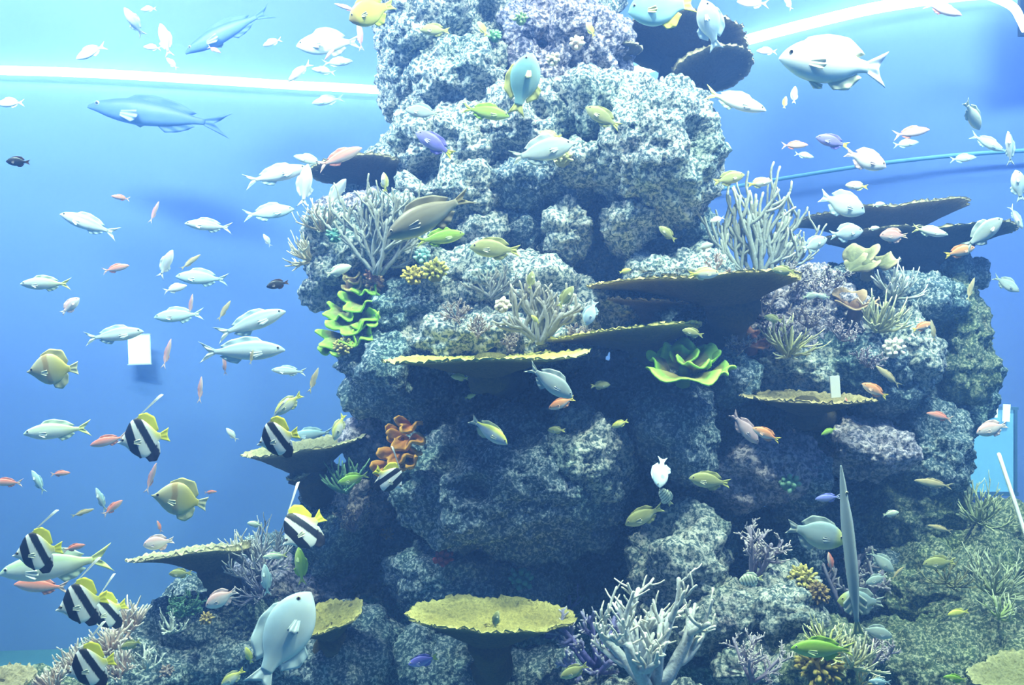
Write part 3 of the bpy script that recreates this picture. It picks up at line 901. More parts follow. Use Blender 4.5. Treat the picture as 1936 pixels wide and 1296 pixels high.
lettuce('olive leaf coral with pale edges below the long dark plates', 1640, 512, [(-40, -4, 0, 4, 60, 20, 20, 60, 1.6, 6), (10, 0, 2, 4, 48, 18, 10, 70, 1.8, 6), (-20, 16, 4, 4, 50, 30, 40, 60, 1.6, 6)], Y=5.95, axis=(-0.1, -0.35, 1), col=(0.20, 0.22, 0.10), rim=(0.66, 0.60, 0.34), seed=6)
lettuce('dark red-brown leaf coral at the edge of the olive plate', 1420, 652, [(0, 0, 0, 5, 42, 16, 270, 110, 1.6, 5), (-10, 6, 3, 4, 30, 20, 90, 90, 1.8, 5)], Y=5.55, axis=(0, -0.5, 1), col=(0.26, 0.09, 0.05), rim=(0.46, 0.22, 0.12), seed=7)
lettuce('brown crust coral with a pale lip above the vivid green one', 668, 545, [(0, 0, 0, 5, 24, 12, 270, 110, 1.6, 4), (6, 10, 3, 4, 20, 16, 240, 110, 1.8, 4), (4, 26, 3, 4, 20, 16, 250, 110, 1.8, 4)], Y=5.55, axis=(-0.2, -0.7, 0.8), col=(0.30, 0.20, 0.10), rim=(0.55, 0.48, 0.20), seed=8)

# ------------------------------------------------------------------ branching corals
st = S(STAG, levels=3, kids=(3, 3, 2), r=0.050, shrink=(0.46, 0.66), wiggle=0.26, taper=0.66, thin=0.68, base=(0.50, 0.58, 0.72), tip=(0.99, 0.95, 0.82))
branching('staghorn_coral', 'large white staghorn coral at the bottom centre', 1232, 1300, 265, st, 6, 60, Y=4.35, axis=(0.05, -0.2, 1), seed=11)
branching('staghorn_coral', 'deep blue-violet branching coral beside the large white staghorn', 1125, 1262, 170, S(BUSHY, base=(0.14, 0.13, 0.50), tip=(0.74, 0.72, 0.84), r=0.04), 8, 75, Y=4.75, axis=(-0.35, -0.2, 1), seed=12)
branching('staghorn_coral', 'smooth violet finger branches at the tip of the mustard plate', 1075, 1205, 110, S(STAG, base=(0.16, 0.13, 0.55), tip=(0.42, 0.36, 0.80)), 4, 45, Y=4.95, axis=(-0.5, -0.1, 1), seed=13)
BW = S(BUSHY, base=(0.28, 0.24, 0.40), tip=(0.88, 0.80, 0.78))
branching('bushy_coral', 'mauve bushy coral standing upright beside the striped fish', 1425, 1090, 140, BW, 5, 38, Y=4.95, axis=(0.1, -0.2, 1), seed=14)
branching('bushy_coral', 'cream and mauve bushy coral crossing the long grey fish', 1602, 1160, 165, BW, 6, 48, Y=5.4, axis=(0.25, -0.2, 1), seed=15)
branching('bushy_coral', 'mauve bushy coral in front of the bottom right boulders', 1425, 1285, 120, BW, 6, 60, Y=4.4, axis=(0.2, -0.3, 1), seed=16)
branching('bushy_coral', 'thin mauve bushy coral leaning right of the spiky yellow cluster', 1650, 1260, 100, BW, 4, 40, Y=4.9, axis=(0.7, -0.2, 1), seed=17)
branching('bushy_coral', 'dark mauve bushy coral by the stalk of the wide tan plate', 1440, 600, 100, S(BW, base=(0.20, 0.18, 0.24), tip=(0.62, 0.54, 0.52)), 8, 75, Y=5.75, seed=18)
branching('bushy_coral', 'mauve bushy coral under the sea rods', 1500, 555, 95, S(BW, base=(0.22, 0.20, 0.28), tip=(0.66, 0.60, 0.58)), 8, 70, Y=5.9, seed=19)
branching('bushy_coral', 'dusky pink bushy coral next to the white arch rock', 1360, 545, 90, S(BW, base=(0.25, 0.16, 0.16), tip=(0.60, 0.48, 0.44)), 5, 50, Y=5.65, axis=(0.1, -0.3, 1), seed=20)
MV = S(BW, base=(0.24, 0.20, 0.27), tip=(0.72, 0.64, 0.62))
for i, (x, y, h, lb) in enumerate([(1398, 590, 70, 'mauve bushy coral right behind the stalk of the wide tan plate'), (1418, 548, 60, 'mauve bushy coral behind the right end of the wide tan plate'), (1470, 640, 70, 'dusky bushy coral just above the yellow-white finger coral'),
                                   (1530, 615, 75, 'dusky bushy coral under the pair of small pale fish'), (1570, 540, 70, 'tall mauve bushy coral left of the olive leaf coral'), (1590, 640, 60, 'dusky bushy coral below the brown folded leaf coral'),
                                   (1545, 560, 60, 'mauve bushy coral beside the pair of small pale fish'), (1395, 660, 55, 'dusky bushy coral by the dark red-brown leaf coral'), (1640, 690, 50, 'dusky bushy coral above the white tag')]):
    branching('bushy_coral', lb, x, y, h, S(MV, tip=((0.72, 0.64, 0.62), (0.66, 0.64, 0.56), (0.70, 0.60, 0.68))[i % 3]), 7, 72, Y=5.8, axis=(0.1 * (i % 3 - 1), -0.5, 1), seed=70 + i, lift=-0.09)
for i, (x, y, h, lb) in enumerate([(862, 600, 50, 'low brown bushy coral below the yellow-green cushion'), (905, 630, 50, 'low brown bushy coral left of the bare grey sea rod'), (1090, 640, 46, 'low brown bushy coral above the tip of the yellow-green plate'), (965, 655, 40, 'low brown bushy coral on the ledge just above the yellow-green plate')]):
    branching('bushy_coral', lb, x, y, h, S(MV, base=(0.22, 0.17, 0.17), tip=(0.56, 0.48, 0.44)), 8, 80, Y=5.6, axis=(0, -0.7, 0.8), seed=90 + i, lift=-0.07)
# sea rods
SR = S(SEAROD, flat=(0.15, 0.98, 0.1), kids=(3, 2))
branching('sea_rod', 'tall pale sea rod with many upright arms right of the tower', 1435, 540, 200, S(SR, base=(0.34, 0.40, 0.42), tip=(0.70, 0.72, 0.62), r=0.026), 11, 58, Y=5.85, axis=(0.05, -0.1, 1), seed=21)
branching('sea_rod', 'shorter pale sea rod leaning towards the dark plates', 1480, 520, 110, S(SR, base=(0.36, 0.42, 0.44), tip=(0.68, 0.70, 0.60), r=0.032), 7, 55, Y=6.0, axis=(0.5, -0.1, 1), seed=22)
branching('sea_rod', 'grey fan-shaped sea rod on the left shoulder of the tower', 715, 515, 165, S(SR, base=(0.30, 0.34, 0.36), tip=(0.56, 0.56, 0.46), r=0.026), 11, 72, Y=5.5, axis=(0.0, -0.1, 1), seed=23)
branching('sea_rod', 'bare grey branching sea rod above the yellow-green plate', 1022, 645, 130, S(SR, base=(0.26, 0.28, 0.30), tip=(0.52, 0.48, 0.42), r=0.045), 9, 80, Y=5.12, axis=(0, -0.2, 1), seed=24)
branching('sea_rod', 'small grey sea rod curling over the rocks left of centre', 930, 560, 70, S(SR, base=(0.26, 0.28, 0.30), tip=(0.50, 0.48, 0.42), r=0.045), 5, 85, Y=5.4, seed=25)
# finger corals
branching('finger_coral', 'cream finger coral on the top left edge of the tower shoulder', 610, 432, 62, S(FINGER), 14, 75, Y=5.72, axis=(-0.25, -0.5, 1), seed=31)
branching('finger_coral', 'white finger coral sticking out left below the cream one', 582, 490, 58, S(FINGER, base=(0.62, 0.52, 0.32)), 11, 60, Y=5.75, axis=(-1, -0.4, 0.35), seed=32)
branching('finger_coral', 'yellow-white finger coral right of the green lettuce coral', 1490, 668, 70, S(FINGER, base=(0.45, 0.45, 0.16), tip=(0.95, 0.95, 0.66)), 14, 75, Y=5.5, axis=(0.1, -0.6, 1), seed=33)
branching('finger_coral', 'spiky cream finger coral above the right reef block', 1660, 622, 75, S(FINGER, base=(0.42, 0.44, 0.22), tip=(0.92, 0.90, 0.66)), 13, 78, Y=5.6, axis=(0.2, -0.5, 1), seed=34)
branching('finger_coral', 'pale blue-tipped finger coral behind the spiky cream one', 1690, 560, 70, S(FINGER, base=(0.40, 0.44, 0.40), tip=(0.85, 0.88, 0.90)), 12, 75, Y=5.85, axis=(0.2, -0.4, 1), seed=35)
branching('finger_coral', 'greenish staghorn thicket by the bright window on the right edge', 1850, 985, 85, S(FINGER, base=(0.28, 0.36, 0.18), tip=(0.80, 0.86, 0.62), levels=2, kids=(3, 2), r=0.035), 11, 80, Y=5.45, axis=(0.2, -0.6, 1), seed=36)
branching('finger_coral', 'pale staghorn thicket lower on the right edge slope', 1880, 1120, 95, S(FINGER, base=(0.34, 0.42, 0.24), tip=(0.86, 0.92, 0.74), levels=2, kids=(3, 2), r=0.035), 12, 80, Y=5.2, axis=(0.1, -0.6, 1), seed=37)
branching('finger_coral', 'small green-white staghorn sprig under the pale thicket', 1890, 1165, 55, S(FINGER, base=(0.34, 0.46, 0.16), tip=(0.88, 0.96, 0.74), r=0.05), 8, 80, Y=5.0, axis=(0.1, -0.6, 1), seed=38)
branching('finger_coral', 'olive antler coral on the right slope below the tan fish', 1790, 1100, 60, S(FINGER, base=(0.26, 0.28, 0.14), tip=(0.56, 0.56, 0.34), levels=2, kids=(3, 2), r=0.04), 10, 85, Y=5.3, axis=(0.1, -0.8, 0.8), seed=39)
branching('finger_coral', 'spiky yellow-white finger coral ringing the mossy mound', 1560, 1225, 62, S(FINGER, base=(0.45, 0.50, 0.12), tip=(0.96, 0.96, 0.62)), 15, 85, Y=4.5, axis=(0.1, -0.5, 1), seed=40)
branching('finger_coral', 'cream finger coral right of the mossy mound', 1610, 1255, 66, S(FINGER, base=(0.50, 0.50, 0.26), tip=(0.97, 0.96, 0.80)), 14, 75, Y=4.45, axis=(0.7, -0.5, 0.8), seed=41)
branching('finger_coral', 'cream finger coral at the bottom edge below the mossy mound', 1630, 1290, 48, S(FINGER, base=(0.50, 0.50, 0.26), tip=(0.95, 0.95, 0.78)), 10, 70, Y=4.4, axis=(0.7, -0.5, 0.6), seed=42)
branching('finger_coral', 'blue and white antler coral by the end of the pale tan plate', 495, 1075, 105, S(FINGER, base=(0.26, 0.28, 0.44), tip=(0.95, 0.94, 0.90), levels=2, kids=(3, 3), r=0.04), 12, 80, Y=5.35, axis=(-0.1, -0.5, 1), seed=43)
branching('finger_coral', 'dark violet antler coral beneath the blue and white one', 490, 1120, 70, S(FINGER, base=(0.14, 0.14, 0.30), tip=(0.60, 0.58, 0.66), levels=2, kids=(3, 2), r=0.04), 10, 85, Y=5.3, axis=(-0.4, -0.6, 0.6), seed=44)
branching('finger_coral', 'violet and brown antler coral left of the big lower boulder', 668, 1000, 80, S(BUSHY, base=(0.20, 0.18, 0.26), tip=(0.62, 0.56, 0.50)), 7, 70, Y=5.5, axis=(-0.1, -0.4, 1), seed=45)
branching('finger_coral', 'green leafy finger coral by the stalk of the olive plate', 655, 925, 62, S(FINGER, base=(0.08, 0.24, 0.16), tip=(0.30, 0.56, 0.34), r=0.07), 9, 75, Y=5.4, axis=(-0.2, -0.5, 1), seed=46)
branching('finger_coral', 'green bush coral on the lowest left slope', 350, 1160, 62, S(BUSHY, base=(0.06, 0.20, 0.16), tip=(0.22, 0.42, 0.28), r=0.05), 12, 85, Y=5.2, seed=47)
branching('finger_coral', 'tiny white antler sprig on the lowest left slope', 325, 1192, 44, S(FINGER, base=(0.60, 0.66, 0.66), tip=(0.92, 0.96, 0.92), r=0.07, levels=2, kids=(2, 2)), 6, 70, Y=5.0, axis=(0.3, -0.5, 1), seed=48)
branching('finger_coral', 'white antler sprig below the tiny one near the bottom left', 275, 1262, 52, S(FINGER, base=(0.60, 0.66, 0.66), tip=(0.92, 0.96, 0.92), r=0.07, levels=2, kids=(2, 2)), 7, 70, Y=4.85, axis=(0.4, -0.5, 1), seed=49)
PK = S(FINGER, base=(0.66, 0.46, 0.42), tip=(0.99, 0.93, 0.88), r=0.075)
for i, (x, y, h, lb) in enumerate([(245, 1165, 55, 'pinkish white finger coral at the top of the bank behind the bannerfish'), (205, 1205, 52, 'pinkish white finger coral between the two sharp bannerfish'), (150, 1240, 52, 'pinkish white finger coral left of the lowest bannerfish'),
                                   (95, 1280, 50, 'pinkish white finger coral at the bottom left end of the bank'), (225, 1250, 50, 'pinkish white finger coral right of the lowest bannerfish')]):
    branching('finger_coral', lb, x, y + 22, h, PK, 22, 85, Y=4.9 - 0.06 * i, axis=(-0.35, -0.5, 1), seed=50 + i)
# cushions
YB, YT = (0.26, 0.22, 0.04), (0.80, 0.68, 0.14)
clump('yellow cushion coral on the ledge, left of a pair', 782, 524, 24, YB, YT, seed=1, Y=5.44)
clump('yellow-green cushion coral on the ledge, right of a pair', 822, 516, 28, (0.20, 0.20, 0.04), (0.72, 0.70, 0.16), seed=2, n=24, Y=5.44)
clump('brown cushion coral above the vivid green lettuce coral', 708, 540, 24, (0.26, 0.16, 0.10), (0.60, 0.42, 0.24), seed=3, Y=5.5)
clump('small red-brown tuft coral behind the brown cushion', 704, 522, 18, (0.24, 0.10, 0.08), (0.52, 0.28, 0.22), seed=4, Y=5.56, n=14)
clump('mustard tuft coral hugging the left edge of the tower', 650, 658, 22, (0.22, 0.20, 0.06), (0.66, 0.58, 0.20), seed=5, Y=5.6)
clump('mustard cushion coral on the mound beside the long grey fish', 1516, 1098, 30, (0.24, 0.22, 0.06), (0.72, 0.64, 0.22), seed=6, Y=4.9, n=30)
clump('brown cushion coral below the mustard one', 1546, 1124, 24, (0.16, 0.11, 0.05), (0.36, 0.26, 0.12), seed=7, Y=4.95, n=26)
clump('mossy yellow-brown mound coral under the green fish', 1545, 1262, 50, (0.22, 0.18, 0.05), (0.56, 0.46, 0.14), seed=8, Y=4.55, n=40, knob=.16)
clump('small orange-brown knob coral at the left end of the lower boulder', 733, 1012, 15, (0.26, 0.16, 0.05), (0.62, 0.42, 0.14), seed=9, Y=5.1, n=14)
clump('round orange-brown button coral on the lowest slope', 391, 1172, 15, (0.34, 0.26, 0.10), (0.62, 0.46, 0.20), seed=10, Y=5.02, n=16, knob=.24)
clump('round mauve-brown button coral near the bottom left slope', 316, 1272, 15, (0.26, 0.22, 0.24), (0.44, 0.34, 0.32), seed=11, Y=4.98, n=16, knob=.24)
clump('green crust coral high on the tower near its top', 935, 70, 16, (0.10, 0.30, 0.14), (0.40, 0.80, 0.40), seed=12, Y=5.75, n=14, knob=.3)
clump('pinkish cream knob coral at the upper tower beside the hole', 1090, 84, 18, (0.60, 0.46, 0.36), (0.96, 0.88, 0.74), seed=13, Y=5.8, n=10, knob=.4)
clump('cream knob coral under the round hole on the upper tower', 1045, 115, 16, (0.50, 0.46, 0.34), (0.90, 0.88, 0.70), seed=14, Y=5.75, n=10, knob=.4)
clump('green crust coral on the tower top', 985, 38, 16, (0.20, 0.34, 0.14), (0.56, 0.80, 0.36), seed=15, Y=5.78, n=12, knob=.3)
clump('yellowish branching crust on the pale rock band below the silver fish', 1062, 300, 26, (0.40, 0.40, 0.16), (0.86, 0.84, 0.48), seed=16, Y=5.55, n=16, knob=.18)
clump('dark red sponge on the shaded lower boulder', 838, 1058, 20, (0.18, 0.03, 0.04), (0.30, 0.07, 0.07), seed=17, Y=5.12, n=12, knob=.4, name='red_sponge', cat='sponge')
clump('pale green disc coral at the lower right boulder', 1492, 916, 22, (0.16, 0.36, 0.24), (0.36, 0.66, 0.44), seed=18, Y=5.12, n=12, knob=.4)
clump('bright white crust coral on the right reef block', 1688, 662, 24, (0.70, 0.70, 0.66), (1.0, 0.99, 0.94), seed=19, Y=5.55, n=16, knob=.3)
clump('pale blue-green crust coral on the ledge above the cushions', 798, 488, 20, (0.20, 0.44, 0.44), (0.50, 0.80, 0.76), seed=20, Y=5.5, n=12, knob=.35)
clump('teal tuft coral on the shoulder below the cream finger coral', 632, 448, 18, (0.08, 0.26, 0.24), (0.28, 0.50, 0.40), seed=21, Y=5.55, n=14, knob=.25)
clump('cream shell-like coral lump inside the bare grey sea rod', 950, 580, 18, (0.55, 0.48, 0.36), (0.92, 0.86, 0.74), seed=22, Y=5.3, n=10, knob=.5)
clump('dark green sponge hanging low on the shaded tower foot', 985, 1098, 26, (0.04, 0.16, 0.14), (0.10, 0.34, 0.28), seed=23, Y=5.2, n=14, knob=.35, name='green_sponge', cat='sponge')
# ------------------------------------------------------------------ fish
M_SKIN = vcol_material('fish_skin', 0.45, spec=0.4)
M_FIN, nt, b = nodes('fish_fin')
a_ = N(nt, 'ShaderNodeVertexColor', layer_name='Col')
nt.links.new(a_.outputs[0], b.inputs['Base Color'])
b.inputs['Roughness'].default_value = 0.5
M_EYE = vcol_material('fish_eye', 0.15, spec=0.6)

def interp(x, pts):
    xs, ys = zip(*pts)
    x = np.asarray(x, dtype=float)
    # smooth (cosine-free) monotone-ish interpolation: Catmull-Rom on the control points
    i = np.clip(np.searchsorted(xs, x) - 1, 0, len(xs) - 2)
    xs_, ys_ = np.array(xs), np.array(ys)
    x0, x1 = xs_[i], xs_[i + 1]
    t = (x - x0) / (x1 - x0)
    m = np.gradient(ys_, xs_)
    h = x1 - x0
    return ((1 + 2 * t) * (1 - t) ** 2 * ys_[i] + t * (1 - t) ** 2 * h * m[i] + t * t * (3 - 2 * t) * ys_[i + 1] + t * t * (t - 1) * h * m[i + 1])

def bend_of(x, bend):
    """sideways swimming curve, x: 0 nose .. 1 tail"""
    return bend * np.clip(x - 0.25, 0, 1) ** 2 * np.sin(x * 5.2)

def fish_body(top, bot, wid, colf, bend, nx=44, ns=22, xe=0.82):
    x = np.concatenate([[0.0015, 0.006], np.linspace(0.015, xe, nx - 2)])
    zt, zb, w = interp(x, top), interp(x, bot), np.maximum(interp(x, wid), 0.002)
    V, C = [], []
    for i in range(nx):
        zc, h = (zt[i] + zb[i]) / 2, max((zt[i] - zb[i]) / 2, 0.002)
        for k in range(ns):
            a = 2 * math.pi * k / ns
            ca, sa = math.cos(a), math.sin(a)
            yy = w[i] * math.copysign(abs(ca) ** 0.9, ca)
            V.append((0.5 - x[i], yy + bend_of(x[i], bend), zc + h * sa))
            C.append(colf(x[i], zc + h * sa, sa))
    n = nx * ns
    V.append((0.5, 0, (zt[0] + zb[0]) / 2))
    C.append(colf(0, (zt[0] + zb[0]) / 2, 0))
    V.append((0.5 - xe - 0.004, bend_of(xe, bend), (zt[-1] + zb[-1]) / 2))
    C.append(colf(xe, 0, 0))
    Fc = []
    for i in range(nx - 1):
        for k in range(ns):
            k2 = (k + 1) % ns
            Fc.append((i * ns + k, (i + 1) * ns + k, (i + 1) * ns + k2, i * ns + k2))
    for k in range(ns):
        k2 = (k + 1) % ns
        Fc.append((n, k, k2))
        Fc.append((n + 1, (nx - 1) * ns + k2, (nx - 1) * ns + k))
    return mesh('body', V, Fc, M_SKIN, True, np.array(C))

def fin_mesh(name, base, tip, colf, bend=0.0, thick=0.006, rows=5, cols=15, out=None):
    """a thin solid sheet between a base curve and a tip curve (points in x, z); out: leans sideways by this much towards the tip"""
    def samp(c):
        c = np.array(c, dtype=float)
        s = np.linspace(0, len(c) - 1, cols)
        i = np.clip(s.astype(int), 0, len(c) - 2)
        t = (s - i)[:, None]
        return c[i] * (1 - t) + c[i + 1] * t
    B, T = samp(base), samp(tip)
    V, C = [], []
    for sgn in (1, -1):
        for r in range(rows):
            t = r / (rows - 1)
            for j in range(cols):
                p = B[j] * (1 - t) + T[j] * t
                th = thick * (1 - 0.75 * t) * 0.5 * (1.0 if j % 2 else 0.55)
                y = bend_of(p[0], bend) + sgn * th + 0.008 * t * math.sin(j * 1.1)
                if out is not None:
                    y += out[0] + (out[1] - out[0]) * t
                V.append((0.5 - p[0], y, p[1]))
                C.append(colf(p[0], p[1], t))
    n = rows * cols
    Fc = []
    for r in range(rows - 1):
        for j in range(cols - 1):
            a, b2, c, d = r * cols + j, r * cols + j + 1, (r + 1) * cols + j + 1, (r + 1) * cols + j
            Fc.append((a, b2, c, d))
            Fc.append((n + d, n + c, n + b2, n + a))
    rim = [r * cols for r in range(rows)] + [(rows - 1) * cols + j for j in range(1, cols)] + [r * cols + cols - 1 for r in range(rows - 2, -1, -1)]
    for p, q in zip(rim[:-1], rim[1:]):
        Fc.append((p, q, n + q, n + p))
    return mesh(name, V, Fc, M_FIN, True, np.array(C))

def eye_mesh(r, iris):
    S_, Fq = cube_sphere(5)
    d = S_[:, 1]
    C = np.where((np.abs(d) > 0.72)[:, None], np.array([[0.01, 0.01, 0.012]]), np.array([iris]))
    return mesh('eye', S_ * np.array((r, r * 0.55, r)), Fq, M_EYE, True, C)

def const(c):
    return lambda x, z, t: c
def mixc(a, b, t):
    return tuple(a[i] + (b[i] - a[i]) * t for i in range(3))
def sm(a, b, x):
    t = min(1, max(0, (x - a) / (b - a)))
    return t * t * (3 - 2 * t)

SPEC = {}
def species(key, top, bot, wid, body, dorsal, anal, tail, pect=None, pelvic=None, filament=None, eye=(0.10, 0.02, 0.020, (0.5, 0.45, 0.3)), bend=0.06, small=False, xe=0.82):
    parts = [('body', fish_body(top, bot, wid, body, bend, xe=xe, nx=110 if key == 'bannerfish' else 44, ns=48 if key == 'bannerfish' else 22), None)]
    for name, f in (('dorsal_fin', dorsal), ('anal_fin', anal), ('tail_fin', tail), ('pelvic_fin', pelvic), ('dorsal_filament', filament)):
        if f:
            parts.append((name, fin_mesh(name, f[0], f[1], f[2], bend), None))
    if pect:
        for s in (1, -1):
            w = float(interp([pect[0][0][0]], wid)[0]) * 0.9
            parts.append(('pectoral_fin', fin_mesh('pectoral_fin', pect[0], pect[1], pect[2], 0, out=(s * w, s * (w + 0.045))), None))
    ex, ez, er, iris = eye
    if not small:
        em = eye_mesh(er, iris)
        w = float(interp([ex], wid)[0])
        for s in (1, -1):
            parts.append(('eye', em, (0.5 - ex, s * w * 0.93, ez)))
    SPEC[key] = parts

# --- bannerfish: deep white body, two slanting black bands, yellow soft fins, long white filament
def bann(x, z, s):
    b1 = x - 0.22 - 0.10 * (0.18 - z)            # first band, from the front of the back down to the belly
    W, K = (0.90, 0.92, 0.92), (0.015, 0.017, 0.025)
    u = x - 0.10 * (z + 0.05)
    c = W
    d1 = x - (0.27 - 0.16 * z)
    d2 = x - (0.57 - 0.36 * z)
    if abs(d1) < 0.085:
        c = K
    if abs(d2) < 0.075:
        c = K
    if d2 >= 0.075:
        c = mixc(W, (0.92, 0.86, 0.20), sm(0.0, 0.14, d2 - 0.075) * sm(-0.1, 0.1, z + 0.05))
    if x < 0.10 and z > 0.02:
        c = (0.06, 0.06, 0.07)
    return c
YL = (0.92, 0.86, 0.08)
def bann_fin(x, z, t):
    return YL
def bann_anal(x, z, t):
    return (0.02, 0.02, 0.03) if x - (0.57 - 0.36 * z) < 0.09 else (0.9, 0.9, 0.9)
species('bannerfish',
        [(0, .0), (.06, .035), (.14, .13), (.26, .33), (.38, .42), (.52, .38), (.66, .23), (.76, .10), (.82, .065)],
        [(0, -.01), (.06, -.045), (.14, -.10), (.26, -.26), (.38, -.35), (.52, -.36), (.66, -.24), (.76, -.09), (.82, -.055)],
        [(0, .008), (.08, .035), (.25, .07), (.42, .075), (.6, .05), (.76, .022), (.82, .015)], bann,
        ([(.42, .40), (.52, .36), (.64, .23), (.74, .09)], [(.47, .49), (.62, .51), (.76, .40), (.80, .14)], bann_fin),
        ([(.46, -.34), (.58, -.31), (.68, -.20), (.75, -.08)], [(.54, -.47), (.68, -.48), (.77, -.33), (.78, -.12)], bann_anal),
        ([(.80, .06), (.80, .0), (.80, -.055)], [(.99, .15), (.96, .07), (.95, 0), (.96, -.07), (.99, -.14)], const(YL)),
        ([(.30, -.02), (.30, -.07)], [(.44, .01), (.46, -.06), (.42, -.11)], const((.85, .86, .7))),
        ([(.30, -.24), (.38, -.27)], [(.38, -.38), (.46, -.36), (.46, -.30)], const((.02, .02, .03))),
        ([(.28, .32), (.34, .38), (.41, .41)], [(.90, .82), (.94, .83), (.985, .81)], const((.92, .94, .95))),
        (0.115, 0.035, 0.026, (0.25, 0.2, 0.1)), 0.04)
# a dusky, yellow-tinged butterflyfish of the same build
def dusk(x, z, s):
    c = mixc((0.62, 0.58, 0.36), (0.72, 0.64, 0.16), sm(.3, .75, x))
    if abs(x - 0.42 + 0.2 * z) < 0.05:
        c = (0.50, 0.36, 0.16)
    return mixc(c, (0.70, 0.76, 0.74), sm(.05, -.2, z) if False else max(0, -z) * 1.6)
species('butterflyfish',
        [(0, .0), (.06, .035), (.14, .13), (.26, .25), (.40, .31), (.54, .29), (.68, .18), (.77, .08), (.82, .06)],
        [(0, -.01), (.06, -.045), (.14, -.10), (.26, -.20), (.40, -.27), (.54, -.26), (.68, -.17), (.77, -.07), (.82, -.055)],
        [(0, .008), (.08, .035), (.25, .07), (.42, .075), (.6, .05), (.76, .022), (.82, .015)], dusk,
        ([(.26, .23), (.42, .29), (.60, .24), (.76, .08)], [(.28, .30), (.46, .41), (.70, .37), (.80, .16)], const((.74, .68, .30))),
        ([(.48, -.25), (.60, -.22), (.68, -.16), (.76, -.07)], [(.52, -.34), (.66, -.37), (.77, -.26), (.79, -.11)], const((.70, .70, .42))),
        ([(.80, .055), (.80, .0), (.80, -.05)], [(.98, .14), (.96, .07), (.95, 0), (.96, -.07), (.98, -.13)], const((.80, .78, .50))),
        ([(.30, -.02), (.30, -.07)], [(.44, .01), (.46, -.06), (.42, -.11)], const((.85, .86, .6))),
        None, None, (0.115, 0.035, 0.026, (0.2, 0.15, 0.08)), 0.05)

def slender(key, back, side, belly, tailc, h=0.13, fork=0.13, tip_yellow=None, small=False, bend=0.07, finc=None, w=0.055):
    def col(x, z, s):
        c = mixc(side, back, sm(0.15, 0.6, s)) if s > 0 else mixc(side, belly, sm(0.1, 0.6, -s))
        if tip_yellow is not None:
            c = mixc(c, tip_yellow, sm(0.5, 0.85, x) * 0.8)
        return c
    finc = finc or mixc(side, back, .5)
    species(key,
            [(0, 0), (.05, .35 * h), (.14, .68 * h), (.30, h), (.46, .95 * h), (.62, .68 * h), (.75, .32 * h), (.82, .24 * h)],
            [(0, -.02), (.05, -.35 * h), (.14, -.66 * h), (.30, -.95 * h), (.46, -.92 * h), (.62, -.64 * h), (.75, -.30 * h), (.82, -.22 * h)],
            [(0, .008), (.08, .6 * w), (.28, w), (.5, .85 * w), (.7, .4 * w), (.82, .2 * w)], col,
            ([(.26, .95 * h), (.42, .93 * h), (.58, .74 * h), (.72, .36 * h)], [(.32, 1.35 * h), (.46, 1.5 * h), (.64, 1.15 * h), (.76, .55 * h)], const(finc)),
            ([(.50, -.82 * h), (.60, -.64 * h), (.72, -.34 * h)], [(.56, -1.3 * h), (.67, -1.05 * h), (.76, -.5 * h)], const(finc)),
            ([(.80, .22 * h), (.805, 0), (.80, -.2 * h)], [(1.0, fork), (.93, fork * .4), (.885, 0), (.93, -fork * .4), (1.0, -fork)], const(tailc)),
            None if small else ([(.25, -.01), (.25, -.05)], [(.38, .0), (.39, -.05), (.35, -.09)], const(mixc(side, (1, 1, 1), .3))),
            None, None, (0.075, .22 * h, 0.017, (0.7, 0.7, 0.6)), bend, small)

slender('fusilier', (.42, .66, .78), (.80, .92, .94), (.93, .96, .95), (.84, .93, .90), .115)
slender('yellow_fusilier', (.62, .80, .52), (.86, .94, .86), (.95, .97, .93), (.86, .88, .34), .12, tip_yellow=(.84, .88, .40))
slender('pale_fish', (.46, .70, .80), (.62, .82, .88), (.72, .88, .92), (.66, .84, .88), .13)
slender('silver_small', (.70, .84, .90), (.94, .97, .97), (.98, .98, .98), (.92, .96, .97), .15, .15, small=True)
slender('anthias', (.90, .27, .20), (.94, .45, .38), (.96, .74, .70), (.94, .66, .60), .12, .15, small=True, bend=.09)
slender('pink_slender', (.76, .38, .40), (.86, .52, .52), (.92, .70, .70), (.86, .66, .68), .075, .09, small=True, bend=.10, w=.04)
slender('tan_slender', (.52, .42, .24), (.70, .60, .36), (.78, .72, .50), (.66, .60, .34), .085, .09, small=True, bend=.10, w=.04)
slender('slate_fish', (.10, .18, .48), (.13, .23, .55), (.17, .29, .62), (.11, .20, .50), .09, .09)
slender('dusky_fish', (.24, .22, .16), (.36, .35, .26), (.46, .47, .36), (.30, .28, .18), .15, .10, w=.08)
slender('green_fish', (.26, .50, .06), (.44, .68, .10), (.58, .74, .24), (.60, .72, .16), .14, .12)
slender('grey_fish', (.40, .50, .50), (.56, .66, .64), (.72, .80, .76), (.56, .64, .56), .17, .13)

